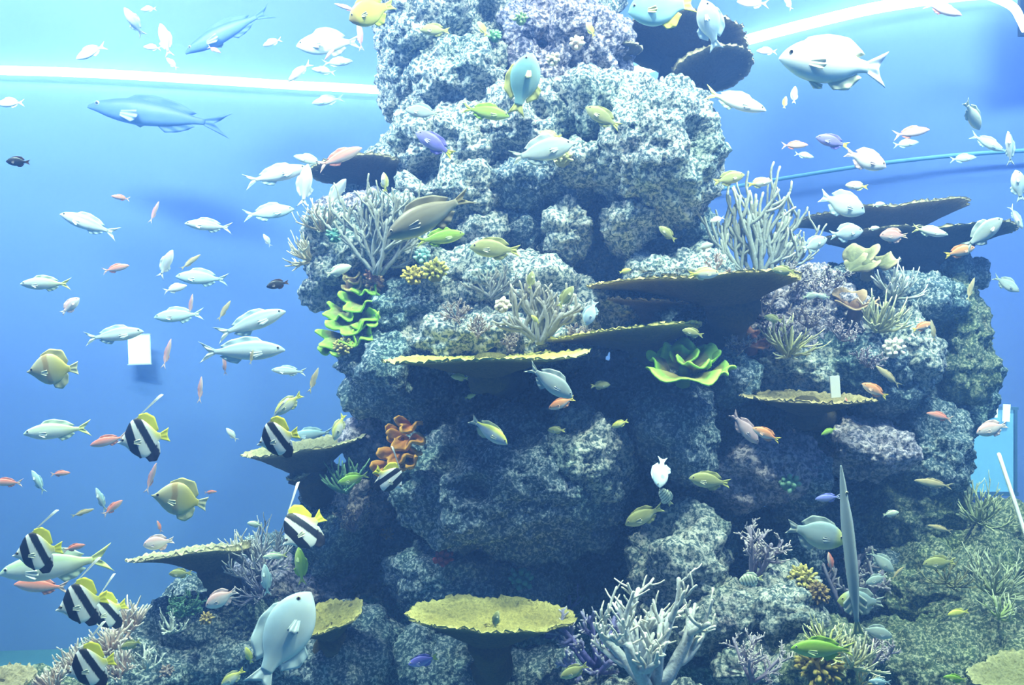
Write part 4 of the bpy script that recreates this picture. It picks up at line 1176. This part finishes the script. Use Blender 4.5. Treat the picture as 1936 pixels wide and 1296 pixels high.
def oval(key, back, side, belly, tailc, h=0.2, finc=None, small=False, fork=0.12, nose=1.0, stripes=None, head=None, tailbody=None, w=.075, bend=.05, pelv=False):
    def col(x, z, s):
        c = mixc(side, back, sm(0.1, 0.65, s)) if s > 0 else mixc(side, belly, sm(0.1, 0.65, -s))
        if head is not None:
            c = mixc(head, c, sm(0.10, 0.24, x))
        if tailbody is not None:
            c = mixc(c, tailbody, sm(0.58, 0.76, x))
        if stripes is not None:
            if math.sin(stripes[1] * (x + stripes[2] * z)) > stripes[3]:
                c = stripes[0]
        return c
    finc = finc or mixc(side, back, .5)
    species(key,
            [(0, 0), (.04, .30 * h), (.12, .66 * h), (.26, .96 * h), (.42, h), (.58, .78 * h), (.72, .38 * h), (.82, .26 * h)],
            [(0, -.02), (.04, -.28 * h), (.12, -.58 * h), (.26, -.88 * h), (.42, -.95 * h), (.58, -.75 * h), (.72, -.36 * h), (.82, -.25 * h)],
            [(0, .008), (.08, .6 * w), (.28, w), (.5, .85 * w), (.7, .4 * w), (.82, .18 * w)], col,
            ([(.20, .84 * h), (.36, .98 * h), (.54, .86 * h), (.72, .38 * h)], [(.25, 1.08 * h), (.42, 1.32 * h), (.64, 1.22 * h), (.78, .56 * h)], const(finc)),
            ([(.46, -.92 * h), (.58, -.74 * h), (.72, -.36 * h)], [(.52, -1.22 * h), (.66, -1.14 * h), (.77, -.5 * h)], const(finc)),
            ([(.80, .25 * h), (.805, 0), (.80, -.24 * h)], [(1.0, fork), (.95, fork * .45), (.92, 0), (.95, -fork * .45), (1.0, -fork)], const(tailc)),
            None if small else ([(.26, -.01), (.26, -.06)], [(.39, .01), (.41, -.05), (.37, -.10)], const(mixc(finc, (1, 1, 1), .3))),
            ([(.28, -.86 * h), (.34, -.9 * h)], [(.34, -1.25 * h), (.42, -1.2 * h), (.42, -1.0 * h)], const(finc)) if pelv else None,
            None, (0.095, .26 * h, 0.022, (0.6, 0.55, 0.4)), bend, small)

oval('white_surgeonfish', (.88, .90, .76), (.96, .98, .97), (.62, .84, .86), (.80, .90, .98), .20, finc=(.78, .84, .60), fork=.17, pelv=True)
oval('cyan_angelfish', (.28, .66, .80), (.34, .72, .82), (.46, .80, .86), (.90, .84, .20), .27, finc=(.86, .82, .16), fork=.14)
oval('pale_tang', (.52, .72, .84), (.66, .82, .88), (.80, .92, .94), (.72, .86, .92), .23, fork=.15)
oval('teal_tang', (.26, .50, .52), (.30, .58, .60), (.40, .62, .58), (.66, .66, .20), .24, finc=(.62, .64, .20), fork=.14)
oval('purple_tang', (.20, .18, .72), (.28, .26, .82), (.40, .38, .86), (.90, .90, .14), .17, finc=(.22, .20, .70), fork=.12)
oval('yellow_damsel', (.70, .70, .14), (.84, .84, .24), (.90, .90, .46), (.90, .88, .20), .17, small=True)
oval('lemon_fish', (.72, .74, .20), (.90, .92, .70), (.95, .96, .90), (.88, .84, .16), .17, tailbody=(.86, .84, .20))
oval('olive_fish', (.34, .36, .14), (.50, .52, .22), (.60, .62, .34), (.62, .62, .20), .18)
oval('pale_damsel', (.66, .76, .60), (.80, .88, .74), (.88, .92, .84), (.82, .88, .66), .17, small=True)
oval('dark_damsel', (.03, .04, .05), (.05, .05, .06), (.07, .07, .07), (.16, .09, .05), .18, finc=(.10, .06, .04))
oval('orange_fish', (.86, .32, .14), (.90, .46, .24), (.92, .82, .76), (.92, .74, .16), .16)
oval('pink_fish', (.94, .36, .34), (.95, .60, .56), (.95, .86, .84), (.80, .62, .46), .22, finc=(.86, .56, .48), fork=.10, pelv=True)
oval('pinkwhite_fish', (.92, .56, .56), (.95, .84, .84), (.97, .95, .95), (.92, .78, .78), .21, fork=.12)
oval('striped_fish', (.70, .78, .60), (.80, .88, .72), (.88, .92, .82), (.86, .84, .40), .24, stripes=((.16, .22, .16), 52, .25, .55), small=True)
oval('bluegrey_fish', (.30, .42, .46), (.46, .58, .60), (.58, .66, .52), (.46, .52, .50), .23, finc=(.40, .48, .46), head=(.60, .66, .22))
oval('blue_fish', (.20, .22, .80), (.30, .34, .88), (.50, .54, .90), (.50, .54, .80), .14, small=True)
oval('bluetop_fish', (.80, .82, .16), (.36, .46, .62), (.62, .70, .74), (.60, .66, .56), .16)
oval('mauve_fish', (.50, .36, .40), (.62, .46, .50), (.70, .58, .60), (.56, .42, .46), .16)
oval('yellow_butterfly', (.40, .34, .08), (.72, .62, .10), (.66, .66, .14), (.62, .70, .14), .28, finc=(.60, .68, .12), head=(.46, .36, .10))
# trumpetfish: a very long thin body
def trum(x, z, s):
    return mixc((.34, .42, .46), (.50, .58, .56), sm(-.4, .6, s)) if abs(s) > .3 else (.30, .38, .42)
species('trumpetfish', [(0, .004), (.10, .016), (.2, .022), (.3, .032), (.5, .036), (.7, .032), (.86, .018), (.92, .012)],
        [(0, -.006), (.10, -.018), (.2, -.026), (.3, -.034), (.5, -.036), (.7, -.032), (.86, -.018), (.92, -.012)],
        [(0, .004), (.1, .012), (.3, .026), (.6, .028), (.85, .012), (.92, .008)], trum,
        ([(.76, .028), (.82, .022), (.86, .018)], [(.80, .07), (.85, .066), (.88, .03)], const((.5, .56, .5))),
        ([(.76, -.028), (.82, -.022), (.86, -.018)], [(.80, -.07), (.85, -.066), (.88, -.03)], const((.5, .56, .5))),
        ([(.915, .012), (.915, 0), (.915, -.012)], [(1, .04), (.99, 0), (1, -.04)], const((.52, .54, .30))),
        None, None, None, (.16, .012, .009, (.6, .6, .4)), .03, xe=.92)

def fish(key, px, py, Y, len_px, head, label, yaw=0, name=None, cat='fish', group=None, roll=0):
    Y = min(Y, rock_Y(px, py, 99) - 0.22)
    L = len_px * Y / F / max(0.5, math.cos(math.radians(yaw)))
    a = math.radians(head)
    f = Vector((math.cos(a), 0, math.sin(a)))
    up = Vector((-math.sin(a), 0, math.cos(a))) if math.cos(a) >= 0 else Vector((math.sin(a), 0, -math.cos(a)))
    lat = up.cross(f)
    M = Matrix((f, lat, up)).transposed().to_4x4()
    M = M @ Matrix.Rotation(math.radians(yaw), 4, 'Z') @ Matrix.Rotation(math.radians(roll), 4, 'X')
    nm = name or NAMES.get(key, key)
    root = empty(nm, at(px, py, Y), label, cat, group)
    root.matrix_world = Matrix.Translation(at(px, py, Y)) @ M @ Matrix.Scale(L, 4)
    parts = SPEC[key]
    tiny = len_px < 34
    for pn, me, loc in parts:
        if tiny and pn in ('pectoral_fin', 'eye'):
            continue
        o = bpy.data.objects.new(pn, me)
        link(o, body if pn == 'eye' else root)
        if pn == 'body':
            body = o
        if loc:
            o.location = loc
    return root
NAMES = dict(fusilier='silver_fish', yellow_fusilier='silver_fish', pale_fish='pale_fish', silver_small='silver_fish', anthias='pink_fish', pink_slender='pink_fish', tan_slender='tan_fish', lemon_fish='yellow_fish',
             yellow_damsel='yellow_fish', pale_damsel='pale_fish', dark_damsel='dark_fish', pinkwhite_fish='pink_fish', yellow_butterfly='yellow_fish', bluetop_fish='blue_fish', bluegrey_fish='grey_fish', white_surgeonfish='surgeonfish', cyan_angelfish='angelfish', pale_tang='tang', teal_tang='tang', purple_tang='tang')
B, BU, FU, YF, PF, SS, AN, PS, TS = 'bannerfish', 'butterflyfish', 'fusilier', 'yellow_fusilier', 'pale_fish', 'silver_small', 'anthias', 'pink_slender', 'tan_slender'
FISH = [
    # upper left open water
    (SS, 253, 42, 6.5, 56, 120, 'small bright white fish diving high in the upper left corner', 20),
    (SS, 281, 17, 7.2, 30, 185, 'tiny white fish at the top edge beside the diving white fish'),
    (SS, 312, 76, 6.8, 66, 105, 'white fish standing upright above the light strip'),
    (SS, 288, 90, 6.4, 34, 175, 'tiny white fish touching the upright white fish above the light strip'),
    (SS, 325, 120, 7.6, 30, 135, 'tiny pale fish just above the light strip below the upright white fish'),
    (SS, 172, 98, 6.8, 62, 205, 'white fish above the light strip furthest to the left'),
    ('slate_fish', 432, 58, 9.2, 185, 207, 'large slate-blue fish sloping down above the light strip', 0),
    ('slate_fish', 300, 218, 9.3, 270, 172, 'very large slate-blue fish hanging below the light strip', 0),
    (SS, 20, 195, 6.5, 52, 182, 'white fish at the left edge below the light strip'),
    ('dark_damsel', 34, 306, 5.0, 46, 178, 'small black fish near the left edge'),
    (AN, 405, 94, 6.5, 27, 335, 'tiny pink fish in front of the sloping slate-blue fish'),
    (SS, 515, 80, 6.0, 38, 200, 'small white fish between the sloping slate-blue fish and the tower'),
    ('grey_fish', 622, 82, 6.8, 125, 184, 'long grey fish level with the top of the tower'),
    (PS, 625, 100, 5.6, 36, 230, 'thin pink fish just below the long grey fish near the tower top'),
    (PS, 655, 15, 5.8, 48, 160, 'thin pink fish at the top edge beside the yellow fish'),
    (PS, 680, 66, 5.9, 62, 96, 'thin pink fish hanging upright beside the tower top'),
    (FU, 566, 136, 6.0, 58, 220, 'slender white fish sloping just above the light strip near the tower'),
    (PF, 612, 134, 6.8, 46, 170, 'faint pale fish behind the slender white fish above the light strip'),
    (PF, 638, 118, 7.0, 58, 5, 'faint pale fish between the long grey fish and the light strip'),
    ('yellow_butterfly', 703, 22, 5.3, 92, 200, 'brownish yellow fish against the top left of the tower'),
    (PF, 620, 190, 7.0, 62, 190, 'faint pale fish under the light strip by the tower'),
    ('olive_fish', 822, 57, 5.4, 58, 178, 'olive grey fish against the upper left of the tower'),
    ('yellow_damsel', 912, 54, 5.6, 32, 120, 'tiny yellow-green fish by the dark hollow at the tower top'),
    ('grey_fish', 800, 212, 5.4, 68, 172, 'greenish grey fish against the left side of the upper tower'),
    ('green_fish', 918, 212, 5.2, 92, 350, 'yellow-green fish swimming across the upper tower'),
    ('teal_tang', 990, 160, 5.2, 118, 75, 'teal fish with yellow fins standing upright before the upper tower', -10),
    ('purple_tang', 822, 272, 5.3, 84, 148, 'violet fish with a yellow tail by the upper left tower'),
    (PF, 585, 303, 6.2, 62, 165, 'pale slender fish beside the dark plate jutting left'),
    (AN, 642, 298, 5.5, 92, 24, 'pinkish white slender fish rising above the dark plate jutting left'),
    (SS, 577, 352, 5.6, 84, 84, 'white fish standing upright by the tip of the dark plate jutting left'),
    (SS, 636, 366, 5.6, 66, 58, 'white fish sloping up beneath the dark plate jutting left'),
    (FU, 522, 331, 6.0, 124, 14, 'larger pale silver fish left of the dark plate jutting left'),
    (PF, 508, 402, 7.2, 98, 8, 'faint pale blue fish below the larger pale silver fish'),
    # top right
    ('cyan_angelfish', 1252, 14, 5.0, 130, 188, 'cyan fish with yellow fins cut by the top edge'),
    ('pale_tang', 1342, 48, 5.5, 92, 112, 'pale blue fish standing upright by the end of the broad dark plate', 20),
    ('yellow_damsel', 1116, 56, 5.5, 32, 120, 'tiny yellow-green fish at the upper right tower'),
    ('olive_fish', 1140, 222, 5.2, 76, 150, 'olive green fish before the pale rock right of the teal fish'),
    ('lemon_fish', 1040, 256, 5.2, 46, 170, 'small white and yellow fish above the silver fish on the tower'),
    ('grey_fish', 1024, 286, 5.1, 124, 14, 'silver grey fish gliding across the middle of the upper tower'),
    (YF, 1390, 192, 5.6, 122, 344, 'slender pale fish with yellow rear under the smaller dark plate'),
    (SS, 1490, 6, 6.0, 30, 120, 'tiny white fish at the top edge above the big white surgeonfish'),
    (SS, 1450, 97, 6.2, 40, 178, 'small white fish just left of the big white surgeonfish'),
    (SS, 1424, 5, 6.2, 62, 176, 'white fish at the top edge above the light strip on the right'),
    ('white_surgeonfish', 1576, 120, 4.8, 208, 174, 'big white surgeonfish under the light strip on the right'),
    ('pale_damsel', 1502, 180, 6.0, 34, 85, 'tiny pale fish upright below the big white surgeonfish'),
    ('yellow_damsel', 1484, 194, 6.2, 24, 80, 'tiny yellowish fish left below the big white surgeonfish'),
    (AN, 1502, 275, 5.6, 52, 2, 'coral pink fish just left of the pale violet fish'),
    ('purple_tang', 1574, 268, 5.4, 66, 165, 'pale violet fish with yellow tail in the open water on the right'),
    ('pinkwhite_fish', 1636, 302, 5.2, 84, 340, 'orange and white fish below the pale violet fish'),
    (AN, 1722, 251, 5.8, 72, 10, 'faint coral pink fish over the thin cyan reflection'),
    ('pale_damsel', 1838, 218, 5.2, 66, 315, 'pale round fish on the thin cyan reflection near the right edge', 30),
    (FU, 1909, 281, 5.0, 66, 95, 'white slender fish hanging upright at the right edge'),
    (PF, 1866, 270, 5.8, 72, 335, 'faint pale fish touching the upright white fish at the right edge'),
    (AN, 1782, 18, 5.6, 76, 344, 'coral orange fish under the light strip in the upper right corner'),
    (PF, 1712, 272, 6.6, 50, 8, 'faint greenish fish below the faint coral pink fish'),
    (PF, 1820, 300, 6.4, 52, 6, 'faint pale green fish below the pale round fish'),
    (PF, 1520, 294, 6.8, 38, 350, 'faint pale fish below the coral pink fish'),
    # left middle
    (AN, 228, 374, 5.6, 36, 170, 'tiny pink and white fish high in the left water'),
    (PS, 292, 402, 5.6, 46, 68, 'thin pink fish standing upright in the left water'),
    (FU, 394, 427, 5.8, 90, 174, 'slender white fish pointing left in the left water'),
    (FU, 168, 424, 6.2, 116, 160, 'long pale silver fish sloping down in the left water'),
    (SS, 314, 500, 5.2, 60, 66, 'bright white fish standing upright left of the tower'),
    (TS, 360, 496, 5.6, 48, 37, 'thin yellowish fish right of the bright upright white fish'),
    (AN, 219, 508, 5.6, 52, 13, 'thin coral fish left of the bright upright white fish'),
    (YF, 86, 537, 5.2, 96, 180, 'white and green fish lying level near the left edge'),
    ('pinkwhite_fish', 133, 579, 5.4, 46, 42, 'small pink and white fish below the white and green fish'),
    (PF, 382, 526, 6.4, 100, 176, 'pale cyan fish below the thin yellowish fish'),
    (SS, 331, 546, 5.8, 46, 15, 'thin white fish below the pale cyan fish'),
    (PF, 338, 597, 6.2, 94, 184, 'pale greenish fish above the white panel'),
    (PS, 361, 577, 5.4, 42, 82, 'thin pink fish upright over the pale greenish fish'),
    (TS, 424, 588, 5.5, 46, 58, 'thin brownish fish sloping above the two large white fish'),
    (FU, 216, 634, 5.6, 112, 8, 'silver fish with a forked tail left of the white panel'),
    (FU, 474, 612, 5.2, 140, 20, 'large white fish rising, upper of two left of the tower'),
    (FU, 458, 664, 5.0, 162, 2, 'large white fish lying level, lower of two left of the tower'),
    (PS, 316, 670, 5.5, 60, 76, 'thin pink fish upright just right of the white panel'),
    (TS, 476, 676, 4.8, 30, 80, 'tiny brown fish over the flank of the lower large white fish'),
    (PS, 424, 690, 5.2, 42, 95, 'thin pink fish under the lower large white fish'),
    (SS, 505, 455, 6.0, 28, 120, 'tiny white fish left of the white finger coral'),
    ('dark_damsel', 525, 538, 5.0, 44, 192, 'small dark fish with reddish tail left of the tower'),
    # left lower
    (BU, 100, 700, 4.8, 100, 184, 'yellowish brown butterflyfish near the left edge'),
    (YF, 108, 815, 5.2, 128, 185, 'long white fish with yellow back near the left edge'),
    (PS, 379, 738, 5.4, 52, 86, 'thin pale fish hanging below the large white fish pair'),
    (SS, 438, 822, 5.8, 32, 130, 'tiny white fish left of the sharpest bannerfish'),
    (B, 272, 830, 4.6, 92, 188, 'bannerfish with a pink fish at its side in the left water', 15),
    (AN, 205, 834, 5.0, 72, 194, 'slender coral red fish at the face of the left bannerfish'),
    (PS, 286, 905, 5.2, 62, 72, 'thin pink fish upright below the left bannerfish'),
    (AN, 114, 896, 5.4, 38, 5, 'small pink fish between the long white fish and a bannerfish'),
    (AN, 14, 913, 5.2, 58, 178, 'orange fish at the left edge'),
    (PF, 72, 912, 5.6, 50, 118, 'small pale fish sloping beside the orange fish at the left edge'),
    (BU, 340, 946, 4.6, 104, 168, 'greyish yellow butterflyfish above the pale tan plate', 10),
    (AN, 398, 931, 5.2, 24, 5, 'tiny pink fish just right of the greyish yellow butterflyfish'),
    (FU, 191, 946, 5.3, 50, 112, 'thin white fish sloping over a pink fish in the left water'),
    (AN, 213, 961, 5.2, 48, 38, 'pink fish sloping up left of the greyish yellow butterflyfish'),
    (TS, 156, 970, 5.4, 46, 18, 'thin cream fish left of the sloping pink fish'),
    (FU, 546, 702, 5.6, 66, 176, 'pale silver fish left of the tower below the large white pair'),
    (TS, 593, 720, 5.0, 52, 70, 'thin cream-pink fish upright beside the tower'),
    ('lemon_fish', 545, 765, 4.7, 66, 218, 'white and yellow fish above the sharpest bannerfish'),
    (B, 526, 830, 4.3, 84, 196, 'sharpest bannerfish, hovering over the olive plate with long white filament'),
    ('lemon_fish', 641, 808, 4.9, 54, 250, 'yellow-white fish diving onto the olive plate'),
    (PF, 590, 822, 6.4, 80, 186, 'faint pale fish behind the olive plate'),
    (B, 735, 906, 4.6, 66, 325, 'dark bannerfish below the orange ruffled coral'),
    ('bluetop_fish', 924, 816, 4.6, 86, 325, 'blue-grey fish with yellow back before the big lower boulder'),
    ('green_fish', 668, 906, 5.0, 62, 195, 'pale green fish by the green leafy coral'),
    ('yellow_damsel', 869, 714, 4.9, 34, 172, 'small tan yellow fish under the yellow-green plate'),
    ('yellow_damsel', 889, 750, 4.95, 22, 20, 'tiny tan fish deeper under the yellow-green plate'),
    ('orange_fish', 1062, 763, 4.6, 54, 202, 'orange fish with yellow tail above the big lower boulder'),
    ('yellow_damsel', 1172, 802, 4.8, 34, 200, 'small yellow fish at the top right of the big lower boulder'),
    ('olive_fish', 1052, 814, 4.8, 34, 178, 'small olive fish below the orange fish with yellow tail'),
    ('grey_fish', 1040, 722, 4.35, 104, 325, 'grey fish slanting down from the yellow-green plate'),
    ('olive_fish', 1135, 729, 5.0, 38, 5, 'small olive fish in the dark recess under the plates'),
    ('pale_tang', 1250, 893, 4.6, 56, 258, 'white fish diving upright in the dark gap', 30),
    ('striped_fish', 1259, 941, 4.6, 42, 125, 'small cream fish with dark stripes below the diving white fish', 15),
    ('olive_fish', 1218, 976, 4.6, 80, 205, 'olive fish with yellow tail below the small striped fish'),
    ('olive_fish', 1342, 910, 4.7, 80, 172, 'dim olive fish in the dark gap right of the diving white fish'),
    ('mauve_fish', 1408, 810, 4.9, 78, 310, 'dusky mauve fish sloping beside the orange-red fish'),
    ('orange_fish', 1449, 822, 4.8, 58, 155, 'orange-red fish below the brown mossy plate'),
    # middle of the tower
    ('olive_fish', 1262, 442, 5.0, 42, 140, 'olive yellow fish in the shade under the right bulge'),
    ('pale_damsel', 1333, 466, 5.0, 32, 15, 'small cream fish beside the dusky pink coral'),
    (SS, 1356, 415, 5.6, 30, 195, 'tiny white fish left of the tall sea rod'),
    ('olive_fish', 1378, 338, 5.4, 62, 14, 'pale olive fish at the right edge of the tower bulge'),
    ('lemon_fish', 1436, 346, 5.2, 48, 10, 'small white and yellow fish above the tall sea rod'),
    ('lemon_fish', 1330, 518, 4.8, 60, 2, 'cream fish resting over the wide tan plate'),
    ('olive_fish', 1070, 562, 4.8, 50, 55, 'olive fish left of the wide tan plate'),
    ('pale_tang', 1117, 592, 4.7, 50, 250, 'pale teal fish below the left end of the wide tan plate'),
    ('olive_fish', 1310, 630, 4.8, 42, 165, 'olive fish at the right tip of the olive plate'),
    ('yellow_damsel', 1012, 604, 4.7, 22, 135, 'tiny yellow fish among the bare grey sea rod'),
    ('olive_fish', 1004, 530, 5.0, 36, 80, 'dim olive fish above the bare grey sea rod'),
    ('yellow_damsel', 1182, 513, 5.0, 24, 15, 'tiny green-yellow fish on the ledge above the wide tan plate'),
    ('dusky_fish', 812, 408, 4.5, 182, 207, 'large dusky fish sloping across the tower middle'),
    ('green_fish', 832, 450, 4.9, 94, 10, 'yellow-green fish under the large dusky fish'),
    ('olive_fish', 936, 471, 4.9, 96, 176, 'tan and white fish right of the yellow-green fish'),
    ('lemon_fish', 727, 345, 5.2, 38, 95, 'small yellow fish upright over the grey sea rod'),
    ('pale_damsel', 640, 512, 5.2, 52, 20, 'pale green fish before the left shoulder of the tower'),
    # right water and right reef
    ('lemon_fish', 1620, 352, 5.6, 44, 175, 'small pale yellow fish above the dark plates'),
    ('pale_tang', 1592, 386, 5.4, 92, 340, 'pale teal fish just above the upper dark plate'),
    ('pale_damsel', 1661, 387, 5.8, 24, 10, 'tiny pale fish on the upper dark plate'),
    ('pale_tang', 1600, 441, 5.2, 64, 8, 'pale green fish between the two dark plates'),
    ('pink_fish', 1690, 446, 4.9, 54, 180, 'coral pink fish in front of the two dark plates'),
    ('pale_damsel', 1652, 432, 5.6, 22, 8, 'tiny tan fish left of the coral pink fish'),
    (YF, 1758, 438, 5.2, 70, 350, 'cream fish right of the coral pink fish'),
    ('grey_fish', 1858, 442, 4.9, 94, 38, 'greenish white fish rising at the end of the lower dark plate'),
    ('orange_fish', 1814, 476, 5.0, 60, 15, 'orange tan fish below the greenish white rising fish'),
    ('pale_tang', 1540, 462, 5.4, 52, 25, 'dim pale fish left of the lower dark plate'),
    ('grey_fish', 1902, 537, 5.6, 58, 330, 'greenish grey fish in the open water at the right'),
    (TS, 1835, 548, 5.6, 48, 72, 'thin tan fish upright beside the right reef'),
    ('pale_tang', 1926, 352, 5.4, 62, 100, 'teal fish cut by the right edge above the plates'),
    (FU, 1921, 411, 5.4, 52, 300, 'pale silver fish cut by the right edge level with the plates'),
    (TS, 1764, 626, 5.4, 44, 100, 'thin tan fish upright on the right reef block'),
    ('orange_fish', 1744, 618, 5.5, 42, 20, 'small orange fish on the right reef block'),
    ('pale_damsel', 1533, 560, 5.2, 34, 10, 'small pale fish, left of a pair on the right reef'),
    ('pale_damsel', 1556, 561, 5.2, 28, 170, 'small pale fish, right of a pair on the right reef'),
    ('olive_fish', 1462, 603, 5.1, 36, 165, 'small olive fish above the yellow-white finger coral'),
    ('olive_fish', 1482, 512, 4.8, 44, 175, 'dim olive fish at the foot of the tall sea rod'),
    ('tan_slender', 1680, 712, 5.0, 62, 140, 'tan fish sloping right of the white tag'),
    ('orange_fish', 1654, 739, 5.0, 56, 152, 'orange tan fish at the end of the brown mossy plate'),
    (AN, 1600, 762, 5.0, 22, 100, 'tiny pink fish just below the white tag'),
    ('green_fish', 1567, 816, 4.9, 32, 205, 'small yellow-green fish below the brown mossy plate'),
    (AN, 1777, 788, 5.3, 52, 165, 'slender red fish over the shaded right rocks'),
    ('pinkwhite_fish', 1876, 811, 5.0, 62, 195, 'white and pink fish before the bright window'),
    (TS, 1766, 915, 5.2, 76, 170, 'long tan fish over the dark right hollow'),
    ('blue_fish', 1566, 942, 4.9, 50, 186, 'violet-blue fish left of the long grey fish'),
    ('trumpetfish', 1607, 1042, 4.3, 325, 96, 'very long grey fish standing upright at the lower right'),
    ('bluegrey_fish', 1542, 1010, 4.6, 116, 345, 'large blue-grey fish with yellow snout left of the long grey fish'),
    ('pale_damsel', 1684, 972, 5.0, 32, 10, 'small cream fish right of the long grey fish'),
    (AN, 1570, 1064, 4.7, 40, 100, 'small pinkish fish upright under the large blue-grey fish'),
    (TS, 1778, 1000, 5.1, 50, 165, 'small pinkish tan fish on the right slope'),
    ('olive_fish', 1776, 1065, 5.0, 64, 185, 'yellow and tan fish above the olive antler coral'),
    ('grey_fish', 1666, 1062, 5.0, 62, 320, 'dim grey fish right of the cream and mauve bushy coral'),
    ('grey_fish', 1658, 1096, 4.9, 46, 200, 'pale grey fish with yellow lip right of the long grey fish'),
    ('bluegrey_fish', 1628, 1138, 4.65, 90, 178, 'dim bluish fish behind the long grey fish'),
    ('grey_fish', 1656, 1196, 4.5, 66, 345, 'grey-green fish near the tail of the long grey fish'),
    ('yellow_damsel', 1812, 1160, 4.8, 42, 190, 'dull yellow fish on the right slope'),
    (TS, 1697, 1084, 4.9, 34, 45, 'tiny tan fish right of the dim grey fish'),
    ('green_fish', 1806, 1284, 4.2, 46, 172, 'bright green fish at the bottom edge'),
    ('pale_fish', 1664, 1290, 4.3, 44, 175, 'pale fish at the bottom edge right of the mossy mound'),
    ('striped_fish', 1420, 1097, 4.5, 48, 188, 'pale green striped fish beside the mauve upright coral'),
    ('green_fish', 1556, 1228, 4.1, 122, 178, 'long green fish over the mossy mound'),
    ('olive_fish', 1086, 1270, 4.3, 58, 205, 'olive yellow fish left of the large white staghorn'),
    ('purple_tang', 800, 1250, 4.6, 58, 195, 'violet-blue fish under the large mustard plate'),
    ('olive_fish', 938, 1172, 4.45, 34, 80, 'small tan fish standing on the large mustard plate'),
    # bottom left
    (B, 72, 1044, 4.4, 84, 186, 'bannerfish nearest the left edge', 20),
    (AN, 140, 1036, 4.8, 44, 14, 'orange-pink fish behind the tail of the edge bannerfish'),
    (YF, 105, 1070, 5.2, 215, 188, 'very long pale green fish behind the edge bannerfish'),
    (AN, 78, 1109, 5.4, 104, 176, 'long pink fish below the very long pale green fish'),
    (B, 156, 1142, 4.2, 86, 190, 'bannerfish above the pinkish white coral bank', 25),
    (B, 203, 1158, 4.6, 66, 200, 'pale bannerfish tucked behind the one above the coral bank', 30),
    (B, 172, 1262, 4.0, 86, 194, 'lowest bannerfish, in front of the pinkish white coral', 20),
    ('pinkwhite_fish', 300, 1027, 5.2, 60, 190, 'pale fish with pink tail above the pale tan plate'),
    (AN, 301, 996, 5.4, 24, 110, 'tiny pink fish above the pale fish with pink tail'),
    ('olive_fish', 341, 1085, 5.0, 44, 182, 'olive fish under the pale tan plate'),
    ('pinkwhite_fish', 419, 1132, 4.7, 68, 208, 'pink-backed white fish before the lowest slope'),
    ('olive_fish', 247, 1220, 4.5, 40, 200, 'olive fish with pink back inside the coral bank'),
    ('lemon_fish', 440, 1282, 4.6, 54, 215, 'pale yellow fish at the bottom edge left of the big pale fish'),
    (B, 574, 1002, 4.6, 84, 215, 'bannerfish facing down over the blue and white antler coral', 30),
    ('green_fish', 568, 1072, 4.9, 74, 95, 'bright yellow-green fish upright under the bannerfish facing down'),
    ('pale_tang', 536, 1210, 4.2, 196, 62, 'big pale silver-blue fish rising at the bottom left', 10),
    (TS, 581, 1172, 4.4, 62, 100, 'thin yellowish fish upright over the mustard plate with hollow'),
    ('pale_fish', 503, 1098, 4.9, 62, 95, 'pale fish upright before the dark violet antler coral'),
    (YF, 520, 1052, 4.9, 48, 185, 'pale yellow fish in the blue and white antler coral'),
    ('pale_damsel', 482, 992, 5.2, 30, 170, 'small pale fish above the blue and white antler coral'),
    ('yellow_damsel', 470, 1240, 4.9, 34, 110, 'dull yellow fish left of the big pale fish'),
]
for r in FISH:
    fish(*r[:7], *(r[7:8]))

# ------------------------------------------------------------------ fittings in the tank
def plate_box(name, label, cat, x0, y0, x1, y1, Y, mat, th=0.02, lean=0.0, border=True):
    k = Y / F
    w, h = (x1 - x0) * k, (y1 - y0) * k
    root = empty(name, at((x0 + x1) / 2, y1, Y), label, cat)
    root.rotation_euler = (0, math.radians(lean), 0)
    V, Fc = box_vf((-w / 2, 0, 0), (w / 2, th, h))
    obj('panel_board', mesh('panel_board', V, Fc, mat, False), root)
    if border:
        e = 0.012
        for (a, b2) in (((-w / 2 - e, -0.004, -e), (w / 2 + e, th, 0)), ((-w / 2 - e, -0.004, h), (w / 2 + e, th, h + e))):
            V, Fc = box_vf(a, b2)
            obj('edge_strip', mesh('edge_strip', V, Fc, M_WHITE, False), root)
    return root
M_WHITE = plain_material('white_plastic', (0.9, 0.94, 0.96))
M_LIT = emit_material('lit_white_panel', (0.88, 0.96, 1.0), 1.1)
plate_box('light_box', 'white glowing panel in the far wall left of the tower', 'panel', 243, 634, 284, 688, 10.22, M_LIT, .03, -2)
plate_box('plastic_tag', 'white rectangular tag standing on the brown mossy plate', 'tag', 1572, 711, 1590, 752, 5.08, M_WHITE, .012, -4, False)

k = 7.42 / F
for (x0, y0, x1, y1, lb) in ((1877, 768, 1886, 790, 'narrow white light sign above the bright window, left of two'), (1897, 765, 1909, 798, 'tall white light sign above the bright window, right of two')):
    plate_box('light_sign', lb, 'sign', x0, y0, x1, y1, 7.40, M_LIT, .02, 3, False)
p0, p1 = at(1888, 858, 5.55), at(1945, 1030, 5.3)
V, Fc = tube([tuple(lerp(p0, p1, i / 8)) for i in range(9)], 0.011, 8)
tag(obj('white_rod', mesh('white_rod', V, Fc, M_WHITE)), 'thin white rod leaning over the staghorn thicket at the right edge', 'rod')
